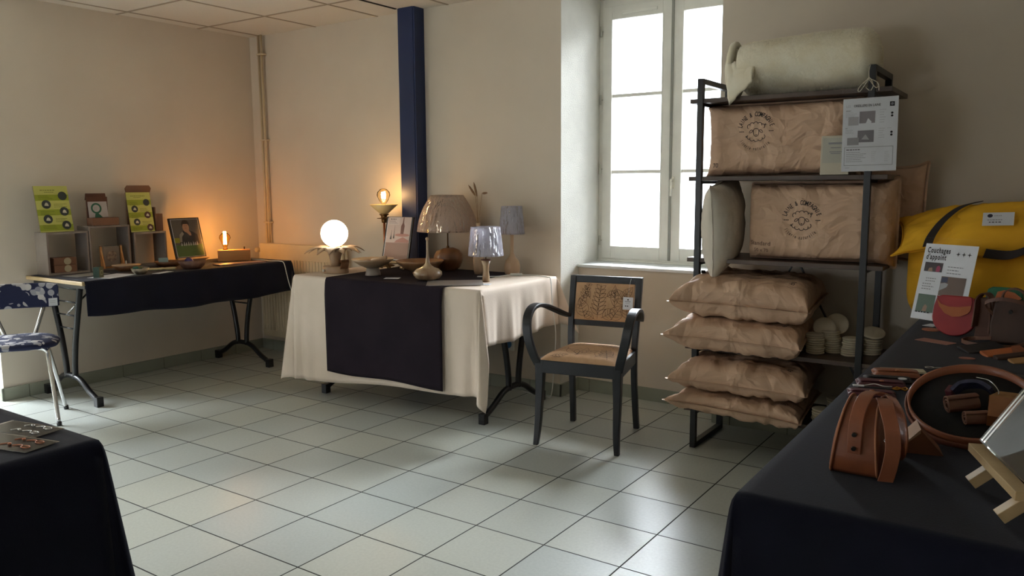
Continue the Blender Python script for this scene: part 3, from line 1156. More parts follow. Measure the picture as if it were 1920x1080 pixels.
sl = thing('small_table_lamp', 'small lamp with a burnt-rim wooden vase base and wrapped white shade', 'table lamp', (.962, 1.225, TC))
MB().lathe([(0, 0), (.021, 0), (.020, .03), (.016, .06), (.018, .09), (.026, .118), (.023, .118), (.014, .10), (0, .09)], seg=28).build('base', M_SPALT, sl)
MB().lathe([(.027, .117), (.029, .123), (.024, .125), (.0215, .118)], seg=20).build('burnt_rim', M_BROWN, sl)
MB().tube([(0, 0, .09), (0, 0, .27)], .003, 8).build('stem', M_BRASS, sl)
shade(sl, .145, .300, .096, .079, M_SHADEG)

ll = thing('slim_table_lamp', 'tall slim lamp with a long wooden neck and small wrapped shade', 'table lamp', (.872, 1.61, TC))
MB().lathe([(0, 0), (.040, 0), (.047, .02), (.048, .05), (.040, .082), (.022, .102), (.012, .125), (.0105, .20), (.011, .245), (0, .245)], seg=30).build('base', M_PALEW, ll)
MB().tube([(0, 0, .24), (0, 0, .38)], .003, 8).build('stem', M_BRASS, ll)
shade(ll, .240, .402, .075, .060, M_SHADEG)

# papers on the lamp table
def flat_paper(nm, lab, cat, cx, cy, z, w, h, rz, items=(), m=None, film=False, group=None):
    o = MB().box(-w/2, w/2, -h/2, h/2, 0, .0012).build(nm, m or M_PAPER)
    o.location = (cx, cy, z)
    o.rotation_euler = (0, 0, rz)
    if items:
        prints(o, items, z0=.0014)
    if film:
        MB().box(-w/2-.01, w/2+.01, -h/2-.01, h/2+.01, .0022, .0026).build('plastic_sleeve', M_CLEARP, o)
    return tag(o, lab, cat, group)
flat_paper('price_sheet', 'printed sheet in a plastic sleeve between the finial bottle and small lamp', 'paper', .875, 1.06, .7500, .21, .28, R(-52), [('lines', -.08, .10, .16, 11, .018, .004, M_GREY)], film=True)
flat_paper('business_card', 'white card on the aubergine runner in front of the footed bowl', 'card', .43, 1.05, .7500, .085, .055, R(28), [('lines', -.03, .012, .05, 3, .012, .003, M_GREY)])
flat_paper('business_card', 'dark printed card on the cream cloth before the small lamp', 'card', 1.02, 1.115, .7465, .085, .055, R(20), [('rect', -.03, -.02, .035, .035, M_GREY), ('lines', .01, .01, .03, 3, .01, .003, M_INK)])
cb = thing('inline_switch', 'white cable with an inline switch beside the slim lamp', 'cable', (0, 0, 0))
MB().box(-.035, .035, -.011, .011, 0, .016, .004).build('switch_body', M_CABLE, cb, loc=(.945, 1.545, TC), rot=(0, 0, .5))
MB().tube(smooth_path([(.905, 1.45, .7500), (.80, 1.36, .7515), (.88, 1.43, .750), (.915, 1.529, .752), (.945, 1.545, .753), (.976, 1.563, .752), (1.03, 1.60, .7495), (1.10, 1.58, .7495), (1.15, 1.56, .7495), (1.178, 1.55, .735), (1.22, 1.50, .60), (1.24, 1.50, .44), (1.21, 1.53, .22), (1.15, 1.60, .05), (1.05, 1.70, .004), (.85, 1.74, .004)], 8), .0028, 8).build('lead', M_CABLE, cb)

# ================================================================== LEFT TABLE
T1Z = .7460
# display crates
def crate(y0, y1, zt, lab, grp='limed wooden display crates on the left table'):
    t = thing('display_crate', lab, 'crate', (-1.53, (y0+y1)/2, T1Z), 0, grp)
    w, h, d, k = (y1-y0)/2-.001, zt-T1Z, .07, .012
    MB().box(-d, d, -w, -w+k, 0, h, .001).build('side_board', M_LIMED, t)
    MB().box(-d, d, w-k, w, 0, h, .001).build('side_board', M_LIMED, t)
    MB().box(-d, d, -w+k, w-k, h-k, h, .001).build('top_board', M_LIMED, t)
    MB().box(-d, d, -w+k, w-k, 0, k, .001).build('bottom_board', M_LIMED, t)
    return t
crate(.088, .343, 1.004, 'open limed wooden crate holding two brown boxes, the one nearest the floral chair')
crate(.346, .615, 1.031, 'taller limed wooden crate, middle one of the three display crates')
crate(.640, .872, .977, 'empty limed wooden crate, the one nearest the portrait frame')

GRN = mat('poster_lime', (150, 162, 40), .6)
GRP = mat('poster_pale_lime', (196, 196, 104), .6)
DKC = mat('poster_dark_round', (50, 58, 56), .6)
BRC = mat('poster_brown_round', (78, 52, 48), .6)
OLV = mat('olive_ink', (96, 106, 30), .7)
WHM = mat('poster_cream_shape', (206, 200, 180), .6)
def green_items(w, h, spots, cols):
    it = [('rect', 0, 0, w, h, GRP)]
    for k in (0.03, .36, .68):
        it.append(('rect', 0, h*k, w, h*.13, GRN))
    it += [('lines', w*.18, h*.90, w*.6, 1, .01, .004, OLV), ('lines', w*.3, h*.86, w*.35, 1, .01, .003, OLV)]
    for (x, y), c in zip(spots, cols):
        it.append(('disc', w*x, h*y, w*.135, c))
        it.append(('poly', [(w*x-w*.06, h*y-w*.04), (w*x+w*.07, h*y-w*.05), (w*x+w*.05, h*y+w*.03), (w*x, h*y+w*.06), (w*x-w*.04, h*y+w*.02)], WHM if c is not None and (x, y) != spots[0] else DKC))
        lx = w*.1 if x > .5 else w*(x+.22)
        it.append(('lines', lx, h*y, w*.42, 3, .009, .0025, OLV))
    return it
def leaning_board(nm, lab, cat, o0, w, h, back, items, m, t=.006, right=(0, 1, 0)):
    M4 = basis(o0, right, back)
    o = MB().box(0, w, 0, h, -t, 0, .0008).build(nm, m)
    o.matrix_world = M4
    prints(o, items)
    return tag(o, lab, cat)
leaning_board('info_poster', 'lime green leaflet poster with five round pictures above the two boxes', 'poster', (-1.485, .073, 1.0055), .198, .282, (-.20, .0, 1),
              green_items(.198, .282, [(.82, .78), (.3, .60), (.8, .44), (.28, .28), (.8, .14)], [DKC]*5), mat('poster_back', (120, 110, 84), .8))
# opened mailer box carrying the second poster
bx = thing('open_mailer_box', 'brown mailer box stood on end with a rounded flap, holding a lime poster', 'box', (-1.50, .735, .9785))
MB().box(-.05, -.045, -.082, .088, 0, .262).build('back_panel', M_CARD, bx)
MB().box(-.045, .0, .09, .094, 0, .16).box(-.045, -.005, .094, .145, 0, .115).build('side_flap', M_CARD, bx)
MB().prism([(-.08, .262), (.09, .262), (.098, .285), (.085, .305), (-.07, .305), (-.085, .285)], -.052, -.046, M4=Matrix(((0, 0, 1, 0), (1, 0, 0, 0), (0, 1, 0, 0), (0, 0, 0, 1)))).build('top_flap', M_CARD, bx)
leaning_board('info_poster', 'narrower lime green poster with five round pictures inside the open mailer box', 'poster', (-1.487, .640, .9790), .168, .262, (-.155, .04, 1),
              green_items(.168, .262, [(.80, .74), (.28, .58), (.78, .42), (.3, .25), (.82, .10)], [DKC, DKC, BRC, DKC, BRC]), mat('poster_back', (120, 110, 84), .8))
# gift box with card
gb = thing('gift_box', 'small open brown gift box showing a white card with a green ring', 'box', (-1.49, .455, 1.0325))
MB().box(-.055, .02, -.072, .098, 0, .048, .002).build('box_base', M_CARD, gb)
MB().box(-.05, -.04, -.072, .062, .048, .18).prism([(-.072, .16), (.062, .16), (.056, .202), (-.066, .202)], -.062, -.05, M4=Matrix(((0, 0, 1, 0), (1, 0, 0, 0), (0, 1, 0, 0), (0, 0, 0, 1)))).build('lid', mat('dark_card', (92, 58, 42), .8), gb)
cd = MB().box(0, .122, 0, .105, -.003, 0).build('card', mat('pearl_card', (178, 172, 170), .6), gb)
cd.matrix_local = basis((-.028, -.066, .050), (0, 1, 0), (-.12, 0, 1))
prints(cd, [('disc', .05, .058, .034, mat('ring_green', (30, 96, 72), .6)), ('disc', .05, .058, .023, MATS['pearl_card']), ('lines', .035, .064, .03, 3, .007, .002, M_GREY), ('lines', .09, .075, .028, 5, .011, .0025, M_LGREY),
            ('poly', [(.035, 0), (.085, 0), (.075, .012), (.060, .026), (.04, .024)], MATS['ring_green'])])

def small_box(z, lab):
    t = thing('soap_box', lab, 'box', (-1.508, .196, z), R(-4), 'brown boxes with pale round stickers in the first crate')
    MB().box(-.045, .045, -.066, .066, 0, .044, .002).build('carton', M_CARD, t)
    s = MB().tube([(.0452, .012, .022), (.0462, .012, .022)], .0215, 22).build('round_sticker', mat('sticker_cream', (184, 172, 142), .7), t)
small_box(.7585, 'brown soap box with a pale round sticker, lower of the two in the crate')
small_box(.8035, 'brown soap box with a pale round sticker, upper of the two in the crate')

af = thing('glass_picture_stand', 'small pine A-frame stand holding a glass plate with a dark round print', 'picture stand', (-1.475, .49, .7585))
for s in (-1, 1):
    MB().tube([(0, s*.066, 0), (-.005, s*.066, .145)], 1., flat=(.012, .012), up=(1, 0, 0)).tube([(.03, s*.066, 0), (-.002, s*.066, .11)], 1., flat=(.01, .01), up=(0, 1, 0)).build('upright', M_PLY, af)
MB().box(-.012, .012, -.085, .085, 0, .010).build('foot_rail', M_PLY, af)
p_ = MB().box(-.002, .002, -.052, .052, .012, .138).build('glass_plate', mat('grey_glass', (120, 108, 96), .25), af)
MB().tube([(.002, 0, .075), (.0035, 0, .075)], .034, 26).build('round_print', mat('round_print', (74, 50, 40), .6, c2=(150, 130, 110), nscale=50), p_)
MB().box(-.004, .004, -.075, .075, .140, .144).build('top_rod', M_BLACK, af)

gbx = thing('green_carton', 'little dark green carton with a square emblem at the table edge', 'box', (-1.10, .195, T1Z+.001), R(35))
b_ = MB().box(-.018, .018, -.026, .026, 0, .062, .001).build('carton', mat('dark_green_card', (38, 66, 54), .6), gbx)
MB().box(.018, .0185, -.012, .012, .016, .042).build('emblem_frame', mat('emblem_pale', (120, 140, 120), .6), gbx)
MB().box(.0185, .019, -.008, .008, .020, .038).build('emblem', mat('dark_green_card', (38, 66, 54), .6), gbx)

def small_bowl(nm, lab, x, y, r, h, m, sx=1., z=T1Z, rz=0.):
    t = thing(nm, lab, 'bowl', (x, y, z), rz)
    MB().lathe([(0, 0), (r*.55, 0), (r*.8, h*.35), (r, h), (r*.95, h), (r*.74, h*.4), (r*.4, h*.15), (0, h*.12)], seg=36, sx=sx).build('shell', m, t)
    return t
b1 = small_bowl('wooden_bowl', 'low wooden bowl with a flat lid and small peg', -1.32, .495, .082, .040, M_OAKD)
MB().lathe([(0, .036), (.084, .036), (.085, .041), (.03, .044), (0, .044)], seg=36).build('lid', M_PALEW, b1)
MB().lathe([(0, .044), (.004, .044), (.0035, .064), (0, .068)], seg=8).build('peg', M_CABLE, b1)
b2 = small_bowl('soap_dish', 'speckled oval dish holding a green soap', -1.085, .445, .066, .036, M_SPECK, .72, rz=.5)
MB().box(-.03, .01, -.035, .015, .012, .046, .006).build('green_soap', M_GREEND, b2)
b3 = small_bowl('wooden_bowl', 'shallow brown bowl holding a pale blue card', -1.36, .815, .092, .036, M_OAKD)
flat = MB().box(-.03, .03, -.002, .002, 0, .045).build('blue_card', mat('pale_blue_card', (132, 156, 156), .6), b3, loc=(-.01, -.035, .016), rot=(R(-25), 0, .9))
b4 = small_bowl('clay_bowl', 'reddish clay bowl with a purple ball inside', -1.08, .80, .090, .056, M_TERRA)
MB().sphere((-.02, -.01, .045), .028, 18).build('purple_soap', mat('purple_soap', (68, 52, 110), .5), b4)
# crocheted cloth
mb = MB()
def f(u, v):
    x, y = (u-.5)*.17, (v-.5)*.07
    return Vector((x, y*(1-.3*abs(u-.5)), .006+.008*abs(noise.noise(Vector((x*30, y*30, 2))))+.006*math.cos(PI*(v-.5))))
mb.grid(f, 20, 10)
cz = mb.build('folded_cloth', mat('ecru_crochet', (192, 178, 140), .95, bump=.8, bscale=200, bdist=.004), loc=(-1.20, .66, T1Z-.003), rot=(0, 0, .9))
mod_solid(cz, .006)
tag(cz, 'small ecru cloth laid beside the soap dish', 'cloth')
flat_paper('leaflet', 'white leaflet lying under the little green carton', 'paper', -1.11, .29, T1Z, .16, .24, R(20), [('lines', -.06, .09, .12, 10, .018, .004, M_LGREY)])
flat_paper('leaflet', 'grey sheet lying in front of the first crate', 'paper', -1.32, .24, T1Z, .14, .22, R(8), [('lines', -.05, .09, .1, 10, .018, .003, M_GREY)], m=mat('grey_sheet', (150, 146, 140), .6))
flat_paper('leaflet', 'narrow white strip beside the speckled soap dish', 'paper', -1.03, .56, T1Z, .05, .14, R(20))
bk = thing('pink_booklet', 'thin pinkish booklet near the end of the navy cloth', 'booklet', (-1.10, 1.18, T1Z), R(-9))
MB().box(-.05, .05, -.17, .17, 0, .008, .001).build('pages', mat('mauve_cover', (150, 116, 110), .3), bk)
flat_paper('leaflet', 'dark patterned sheet behind the clay bowl', 'paper', -1.40, .70, T1Z, .12, .2, R(5), m=mat('maroon_sheet', (52, 32, 34), .6))

# framed portrait
W_, H_ = .235, .285
SK = mat('portrait_skin', (190, 142, 112), .6)
JK = mat('portrait_jacket', (50, 46, 50), .7)
it = [('rect', .014, .012, W_-.028, H_-.024, mat('portrait_sky', (98, 90, 82), .6)),
      ('rect', .014, .11, .04, .035, mat('portrait_yellow', (150, 150, 30), .6)),
      ('poly', [(.052, .10), (.058, .165), (.085, .192), (.118, .198), (.16, .186), (.195, .165), (.205, .10)], JK),
      ('poly', [(.052, .115), (.058, .165), (.085, .190), (.095, .172), (.075, .15), (.07, .115)], mat('portrait_sleeve', (150, 142, 130), .6)),
      ('poly', [(.105, .198), (.132, .198), (.128, .17), (.112, .176)], mat('portrait_shirt', (88, 60, 56), .6)),
      ('disc', .118, .215, .025, 22, .034, SK),
      ('poly', [(.092, .222), (.089, .248), (.104, .268), (.132, .268), (.147, .250), (.146, .222), (.138, .240), (.100, .240)], mat('portrait_hair', (62, 44, 34), .7)),
      ('rect', .106, .226, .007, .0025, M_INK), ('rect', .121, .226, .007, .0025, M_INK), ('rect', .110, .210, .014, .0022, mat('portrait_lip', (120, 70, 62), .6)),
      ('poly', [(.112, .196), (.134, .198), (.148, .176), (.150, .158), (.136, .158), (.120, .178)], SK),
      ('rect', .014, .012, W_-.028, .083, mat('portrait_grass', (84, 112, 54), .6)),
      ('lines', .03, .078, .15, 8, .009, .002, mat('portrait_grass2', (104, 132, 70), .6)),
      ] + [('poly', [(x, .088), (x+.012, .088), (x+.011, .104), (x+.007, .112+.006*(k % 2)), (x+.004, .104)], mat('portrait_flask', (190, 190, 186), .6)) for k, x in enumerate((.055, .075, .09, .108, .125, .145, .16, .175))]
easel_frame('portrait_frame', 'black framed outdoor portrait of a man, leaning on a pine easel', 'picture frame', W_, H_, (-1.41, .905, .784), (.0, 1, 0), (-.27, .01, 1), it)

# wood block lamp with tubular filament
wl = thing('block_lamp', 'glowing amber filament bulb standing on an oak block', 'table lamp', (-1.325, 1.305, T1Z-.0005), R(53))
MB().box(-.11, .11, -.045, .045, 0, .080, .004).build('base', M_PLY, wl)
MB().lathe([(0, .080), (.017, .080), (.017, .092), (0, .092)], (-.058, 0, 0), 20).build('socket', M_BRASS, wl)
bb = bulb(wl, .088, .039, .165, .092, .0095, M_FIL, M_AMBER, spiral=False)
bb.location = (-.058, 0, 0)
MB().lathe([(0, .080), (.005, .080), (.005, .098), (0, .098)], (.07, .02, 0), 10).build('switch', M_BLACK, wl)
bulb_light('block_bulb_light', (-1.325-.058*math.cos(R(53)), 1.305-.058*math.sin(R(53)), T1Z+.165), 4.2, .02, (1.0, .47, .16))
cbl = MB().tube(smooth_path([(-1.26, 1.40, .752), (-1.15, 1.42, .7500), (-1.06, 1.40, .7500), (-.99, 1.43, .749), (-.958, 1.44, .735), (-.945, 1.45, .66), (-.93, 1.47, .55), (-.86, 1.50, .35), (-.78, 1.52, .1), (-.72, 1.54, .004), (-.5, 1.6, .004)], 8), .003, 8).build('power_cable', M_CABLE)
tag(cbl, 'white power cable hanging over the end of the navy cloth', 'cable')
# ================================================================== CHAIRS
def bvh_of(o):
    dg = bpy.context.evaluated_depsgraph_get()
    bpy.context.view_layer.update()
    ev = o.evaluated_get(dg)
    me = ev.to_mesh()
    t = BVHTree.FromPolygons([v.co.copy() for v in me.vertices], [tuple(p.vertices) for p in me.polygons])
    ev.to_mesh_clear()
    return t

def conform(o, bv, axis=2, sign=1, off=.0009, far=1.0):
    """drop a flat decal (local coordinates shared with the surface) onto the surface"""
    d = Vector((0, 0, 0))
    d[axis] = -sign
    for v in o.data.vertices:
        p = v.co.copy()
        p[axis] = sign*far
        h = bv.ray_cast(p, d)
        if h[0] is not None:
            v.co = h[0]+Vector([(-d[i])*off for i in range(3)])
        else:
            v.co[axis] = 0

def strokes_bm(mb, lines, w, sub=.006):
    for ln in lines:
        P = [Vector((a, b, 0)) for a, b in ln]
        Q = [P[0]]
        for a, b in zip(P, P[1:]):
            n = max(1, int((b-a).length/sub))
            for k in range(1, n+1):
                Q.append(a.lerp(b, k/n))
        vs = []
        for i, p in enumerate(Q):
            t = (Q[min(i+1, len(Q)-1)]-Q[max(i-1, 0)])
            if t.length < 1e-7:
                continue
            t.normalize()
            n = Vector((-t.y, t.x, 0))*w/2
            vs.append((mb.bm.verts.new(p-n), mb.bm.verts.new(p+n)))
        for A, B in zip(vs, vs[1:]):
            mb._f([A[0], B[0], B[1], A[1]], False)

def leaf_lines(cx, cy, L, W_, ang, veins=4):
    out = []
    ca, sa = math.cos(ang), math.sin(ang)
    T = lambda x, y: (cx+x*ca-y*sa, cy+x*sa+y*ca)
    n = 10
    out.append([T(L*k/n, W_*math.sin(PI*(k/n)**.8)) for k in range(n+1)])
    out.append([T(L*k/n, -W_*math.sin(PI*(k/n)**.8)) for k in range(n+1)])
    out.append([T(-L*.12, 0), T(L*.92, 0)])
    for k in range(1, veins):
        t = k/veins*.8
        w = W_*math.sin(PI*t**.8)*.8
        out.append([T(L*t, 0), T(L*(t+.13), w)])
        out.append([T(L*t, 0), T(L*(t+.13), -w)])
    return out

def fern_lines(cx, cy, L, ang, n=7):
    out = [[(cx, cy), (cx+L*math.cos(ang), cy+L*math.sin(ang))]]
    for k in range(1, n):
        t = k/n
        px, py = cx+L*t*math.cos(ang), cy+L*t*math.sin(ang)
        for s in (-1, 1):
            out += leaf_lines(px, py, L*.32*(1-t*.5), L*.05, ang+s*.9, 1)[:2]
    return out

ac = thing('armchair', 'black wooden armchair with curved arms and tan leaf-print upholstery', 'armchair', (1.679, .971, 0), R(10.06))
def sqleg(pts, w0, w1, nm='leg'):
    P = smooth_path(pts, 6)
    n = len(P)
    mb = MB()
    rings = []
    for i, p in enumerate(P):
        w = (w0+(w1-w0)*i/(n-1))/2
        rings.append([mb.bm.verts.new((p.x+a*w, p.y+b*w, p.z)) for a, b in ((-1, -1), (1, -1), (1, 1), (-1, 1))])
    for A, B in zip(rings, rings[1:]):
        for j in range(4):
            mb._f([A[j], A[(j+1) % 4], B[(j+1) % 4], B[j]], False)
    mb._f(list(reversed(rings[0])), False)
    mb._f(rings[-1], False)
    return mod_bevel(mb.build(nm, M_BLACKW, ac), .003)
for s in (-1, 1):
    sqleg([(s*.207, -.012, 0), (s*.200, .0, .10), (s*.198, .018, .25), (s*.196, .022, .36), (s*.196, .022, .425)], .024, .048)
    sqleg([(s*.176, .442, 0), (s*.172, .425, .12), (s*.170, .405, .28), (s*.172, .395, .42), (s*.176, .41, .55), (s*.178, .44, .70), (s*.178, .458, .795)], .028, .032)
for s in (-1, 1):
    p = smooth_path([(s*.202, .016, .395), (s*.222, -.012, .46), (s*.243, -.022, .54), (s*.254, -.008, .615), (s*.256, .04, .662), (s*.252, .11, .676), (s*.243, .20, .662), (s*.226, .29, .63), (s*.206, .37, .598), (s*.190, .425, .58)], 6)
    a = MB().tube(p, 1., flat=(.044, .019), up=(1, 0, 0)).build('armrest', M_BLACKW, ac)
    mod_bevel(a, .004)
rl = MB()
rl.box(-.19, .19, .0, .03, .362, .425, .003)
rl.box(-.165, .165, .385, .41, .37, .425, .003)
for s in (-1, 1):
    rl.prism([(s*.214, .02), (s*.19, .02), (s*.158, .40), (s*.182, .40)], .362, .425)
rl.build('seat_rail', M_BLACKW, ac)
mb = MB()
mb.box(-.19, .19, .445, .468, .755, .795, .004)
mb.box(-.175, .175, .408, .430, .535, .568, .004)
mb.build('back_rail', M_BLACKW, ac)
M_TAPE = mat('tan_upholstery', (208, 168, 130), .85, c2=(198, 158, 120), nscale=30, bump=.2, bscale=300)
M_LINE = mat('leaf_line_ink', (62, 44, 34), .8)
mb = MB()
def f(u, v):
    hw = .200-.032*v
    a, b = 2*u-1, 2*v-1
    dome = (max(0, 1-abs(a)**4)*max(0, 1-abs(b)**4))**.5
    return Vector((a*hw, .004+.392*v, .424+.038*dome))
mb.grid(f, 24, 24)
seat = mb.build('seat_cushion', M_TAPE, ac)
sb_ = bvh_of(seat)
random.seed(4)
ls = MB()
LL = []
for (x, y, L, w, a) in ((-.02, .06, .13, .035, 1.5), (-.02, .06, .12, .03, .8), (-.02, .06, .12, .03, 2.3), (-.15, .10, .10, .04, 1.2), (.08, .05, .12, .045, 1.1), (.16, .20, .11, .04, 1.9),
                        (-.11, .24, .10, .035, .6), (.02, .26, .10, .03, .2), (.10, .30, .09, .03, 1.0), (-.14, .03, .08, .02, .2)):
    LL += leaf_lines(x, y, L, w, a)
LL += fern_lines(.14, .03, .16, 1.9)
LL = [[(max(-.175, min(.175, a)), max(.02, min(.38, b))) for a, b in l] for l in LL]
strokes_bm(ls, LL, .0017)
lo = ls.build('leaf_print', M_LINE, seat, normals=False)
conform(lo, sb_, 2, 1)
# back panel, local frame tilted with the posts
bpn = MB()
def f(u, v):
    a, b = 2*u-1, 2*v-1
    dome = (max(0, 1-abs(a)**4)*max(0, 1-abs(b)**4))**.5
    return Vector((a*.158, b*.098, .008+.014*dome))
bpn.grid(f, 20, 20)
bpn.box(-.158, .158, -.098, .098, -.012, .008)
bp_ = bpn.build('back_cushion', M_TAPE, ac)
bp_.matrix_local = basis((0, .428, .662), (1, 0, 0), (0, .19, 1))
sb_ = bvh_of(bp_)
ls = MB()
LL = fern_lines(-.03, -.09, .18, 1.5, 8) + fern_lines(-.12, .0, .11, 1.2, 5)
for (x, y, L, w, a) in ((-.10, -.08, .10, .036, 1.9), (.06, -.02, .11, .02, 1.6), (.12, -.01, .10, .03, 2.2), (.05, -.09, .09, .035, 1.0), (.10, .02, .08, .022, .9), (-.05, -.09, .07, .02, 2.6), (.02, .03, .06, .018, .5), (-.13, -.03, .08, .02, 1.1), (.0, -.08, .08, .03, .5), (.13, -.08, .09, .03, 1.7), (-.075, .02, .07, .014, 2.0)):
    LL += leaf_lines(x, y, L, w, a)
LL = [[(max(-.15, min(.15, a)), max(-.093, min(.093, b))) for a, b in l] for l in LL]
strokes_bm(ls, LL, .0015)
lo = ls.build('leaf_print', M_LINE, bp_, normals=False)
conform(lo, sb_, 2, 1)
tg = MB().box(-.027, .027, -.032, .032, 0, .0015).build('price_tag', M_PAPER, ac)
tg.matrix_local = basis((.138, .385, .668), (1, -.1, 0), (0.03, .1, 1))
prints(tg, [('disc', 0, .019, .004, M_INK), ('lines', -.016, .008, .032, 1, .01, .003, M_INK), ('lines', -.012, 0, .022, 1, .01, .002, M_GREY), ('lines', -.015, -.016, .03, 1, .01, .005, M_INK)], z0=.0016)
MB().tube([(.138, .388, .70), (.14, .40, .755), (.141, .43, .79)], .0006, 5).build('tag_string', M_CABLE, ac)

fc = thing('floral_chair', 'chrome-legged chair with navy white-blossom upholstery at the left edge', 'chair', (-1.096, -.29, 0), R(58))
M_FLOR = floral('navy_blossom_fabric', (16, 24, 62), (196, 192, 188), (120, 122, 138))
mb = MB()
def f(u, v):
    a = 2*PI*u
    n = 3.2
    ca, sa = math.cos(a), math.sin(a)
    k = (abs(ca)**n+abs(sa)**n)**(-1/n)
    prof = [(0, .462), (.55, .460), (.85, .454), (.97, .442), (1.0, .430), (.97, .418), (.8, .412), (0, .412)]
    t = v*(len(prof)-1)
    i = min(int(t), len(prof)-2)
    r = prof[i][0]+(prof[i+1][0]-prof[i][0])*(t-i)
    z = prof[i][1]+(prof[i+1][1]-prof[i][1])*(t-i)
    return Vector((.212*k*ca*r, .195*k*sa*r, z+.01*(sa*r)**2))
mb.grid(f, 40, 14, cu=True)
mb.build('seat', M_FLOR, fc, merge=.0005)
mb = MB()
def f(u, v):
    a = 2*u-1
    prof = [(-.014, .60), (-.02, .625), (-.02, .715), (-.012, .738), (.006, .738), (.010, .715), (.010, .625), (.004, .60), (-.014, .60)]
    t = v*8
    i = min(int(t), 7)
    y = prof[i][0]+(prof[i+1][0]-prof[i][0])*(t-i)
    z = prof[i][1]+(prof[i+1][1]-prof[i][1])*(t-i)
    m = .668
    z = m+(z-m)*(1-.12*abs(a)**6)
    return Vector((a*.205, .215+y-.035*a*a, z))
mb.grid(f, 24, 16)
bk_ = mb.build('backrest', M_FLOR, fc, merge=.0005)
for s in (-1, 1):
    MB().tube(smooth_path([(s*.072, .165, .43), (s*.075, .185, .455), (s*.10, .195, .53), (s*.125, .21, .61), (s*.13, .215, .66)], 6), .0105, 12).build('back_post', M_CHROME, fc)
    for y0_, y1_ in ((-.03, -.179), (.03, .178)):
        L_ = MB().tube(smooth_path([(s*.10, y0_*.6, .405), (s*.145, y0_, .392), (s*.158, y0_*1.5, .34), (s*.198, y1_, .012)], 8), .0105, 12).build('leg', M_CHROME, fc)
        MB().tube([(s*.1975, y1_*.995, .022), (s*.1995, y1_*1.01, 0)], .013, 12).build('foot_cap', M_BLACK, L_)
tg = MB().box(-.022, .022, -.022, .022, 0, .0015).build('price_tag', M_PAPER, fc)
tg.matrix_local = basis((.178, .150, .632), (1, .3, 0), (.0, -.05, 1))
prints(tg, [('lines', -.014, .006, .028, 2, .01, .002, M_GREY)], z0=.0016)
MB().tube([(.178, .152, .654), (.175, .158, .672)], .0007, 5).build('tag_string', M_CABLE, fc)

# ================================================================== SHELF UNIT
sh = thing('shelf_unit', 'black steel frame shelving with dark boards beside the window', 'shelf', (0, 0, 0))
PX = (2.135, 2.868)
PY = (1.315, 1.68)
for x in PX:
    for y in PY:
        MB().box(x-.0135, x+.0135, y-.0135, y+.0135, 0, 1.75, .001).build('post', M_BLACK, sh)
    MB().box(x-.0135, x+.0135, PY[0], PY[1], 1.725, 1.75).build('top_bar', M_BLACK, sh)
    MB().box(x-.0135, x+.0135, PY[0], PY[1], .0, .025).build('bottom_bar', M_BLACK, sh)
for z in (.200, .505, .925, 1.305, 1.66):
    MB().box(2.085, 2.945, PY[0]-.006, PY[1]+.016, z-.020, z, .0015).build('shelf_board', M_BOARD, sh)
    c_ = MB()
    for x in PX:
        c_.box(x-.012, x+.012, PY[0], PY[1], z-.034, z-.0205)
    c_.build('bearer', M_BLACK, sh)
for a, b in (((2.50, 1.688, .90), (2.86, 1.688, .22)), ((2.49, 1.688, .90), (2.145, 1.688, .22)), ((2.148, 1.36, .86), (2.148, 1.64, .53))):
    MB().tube([a, b], 1., flat=(.02, .005), up=(0, 1, 0) if a[0] > 2.2 else (1, 0, 0)).build('diagonal_brace', M_BLACK, sh)

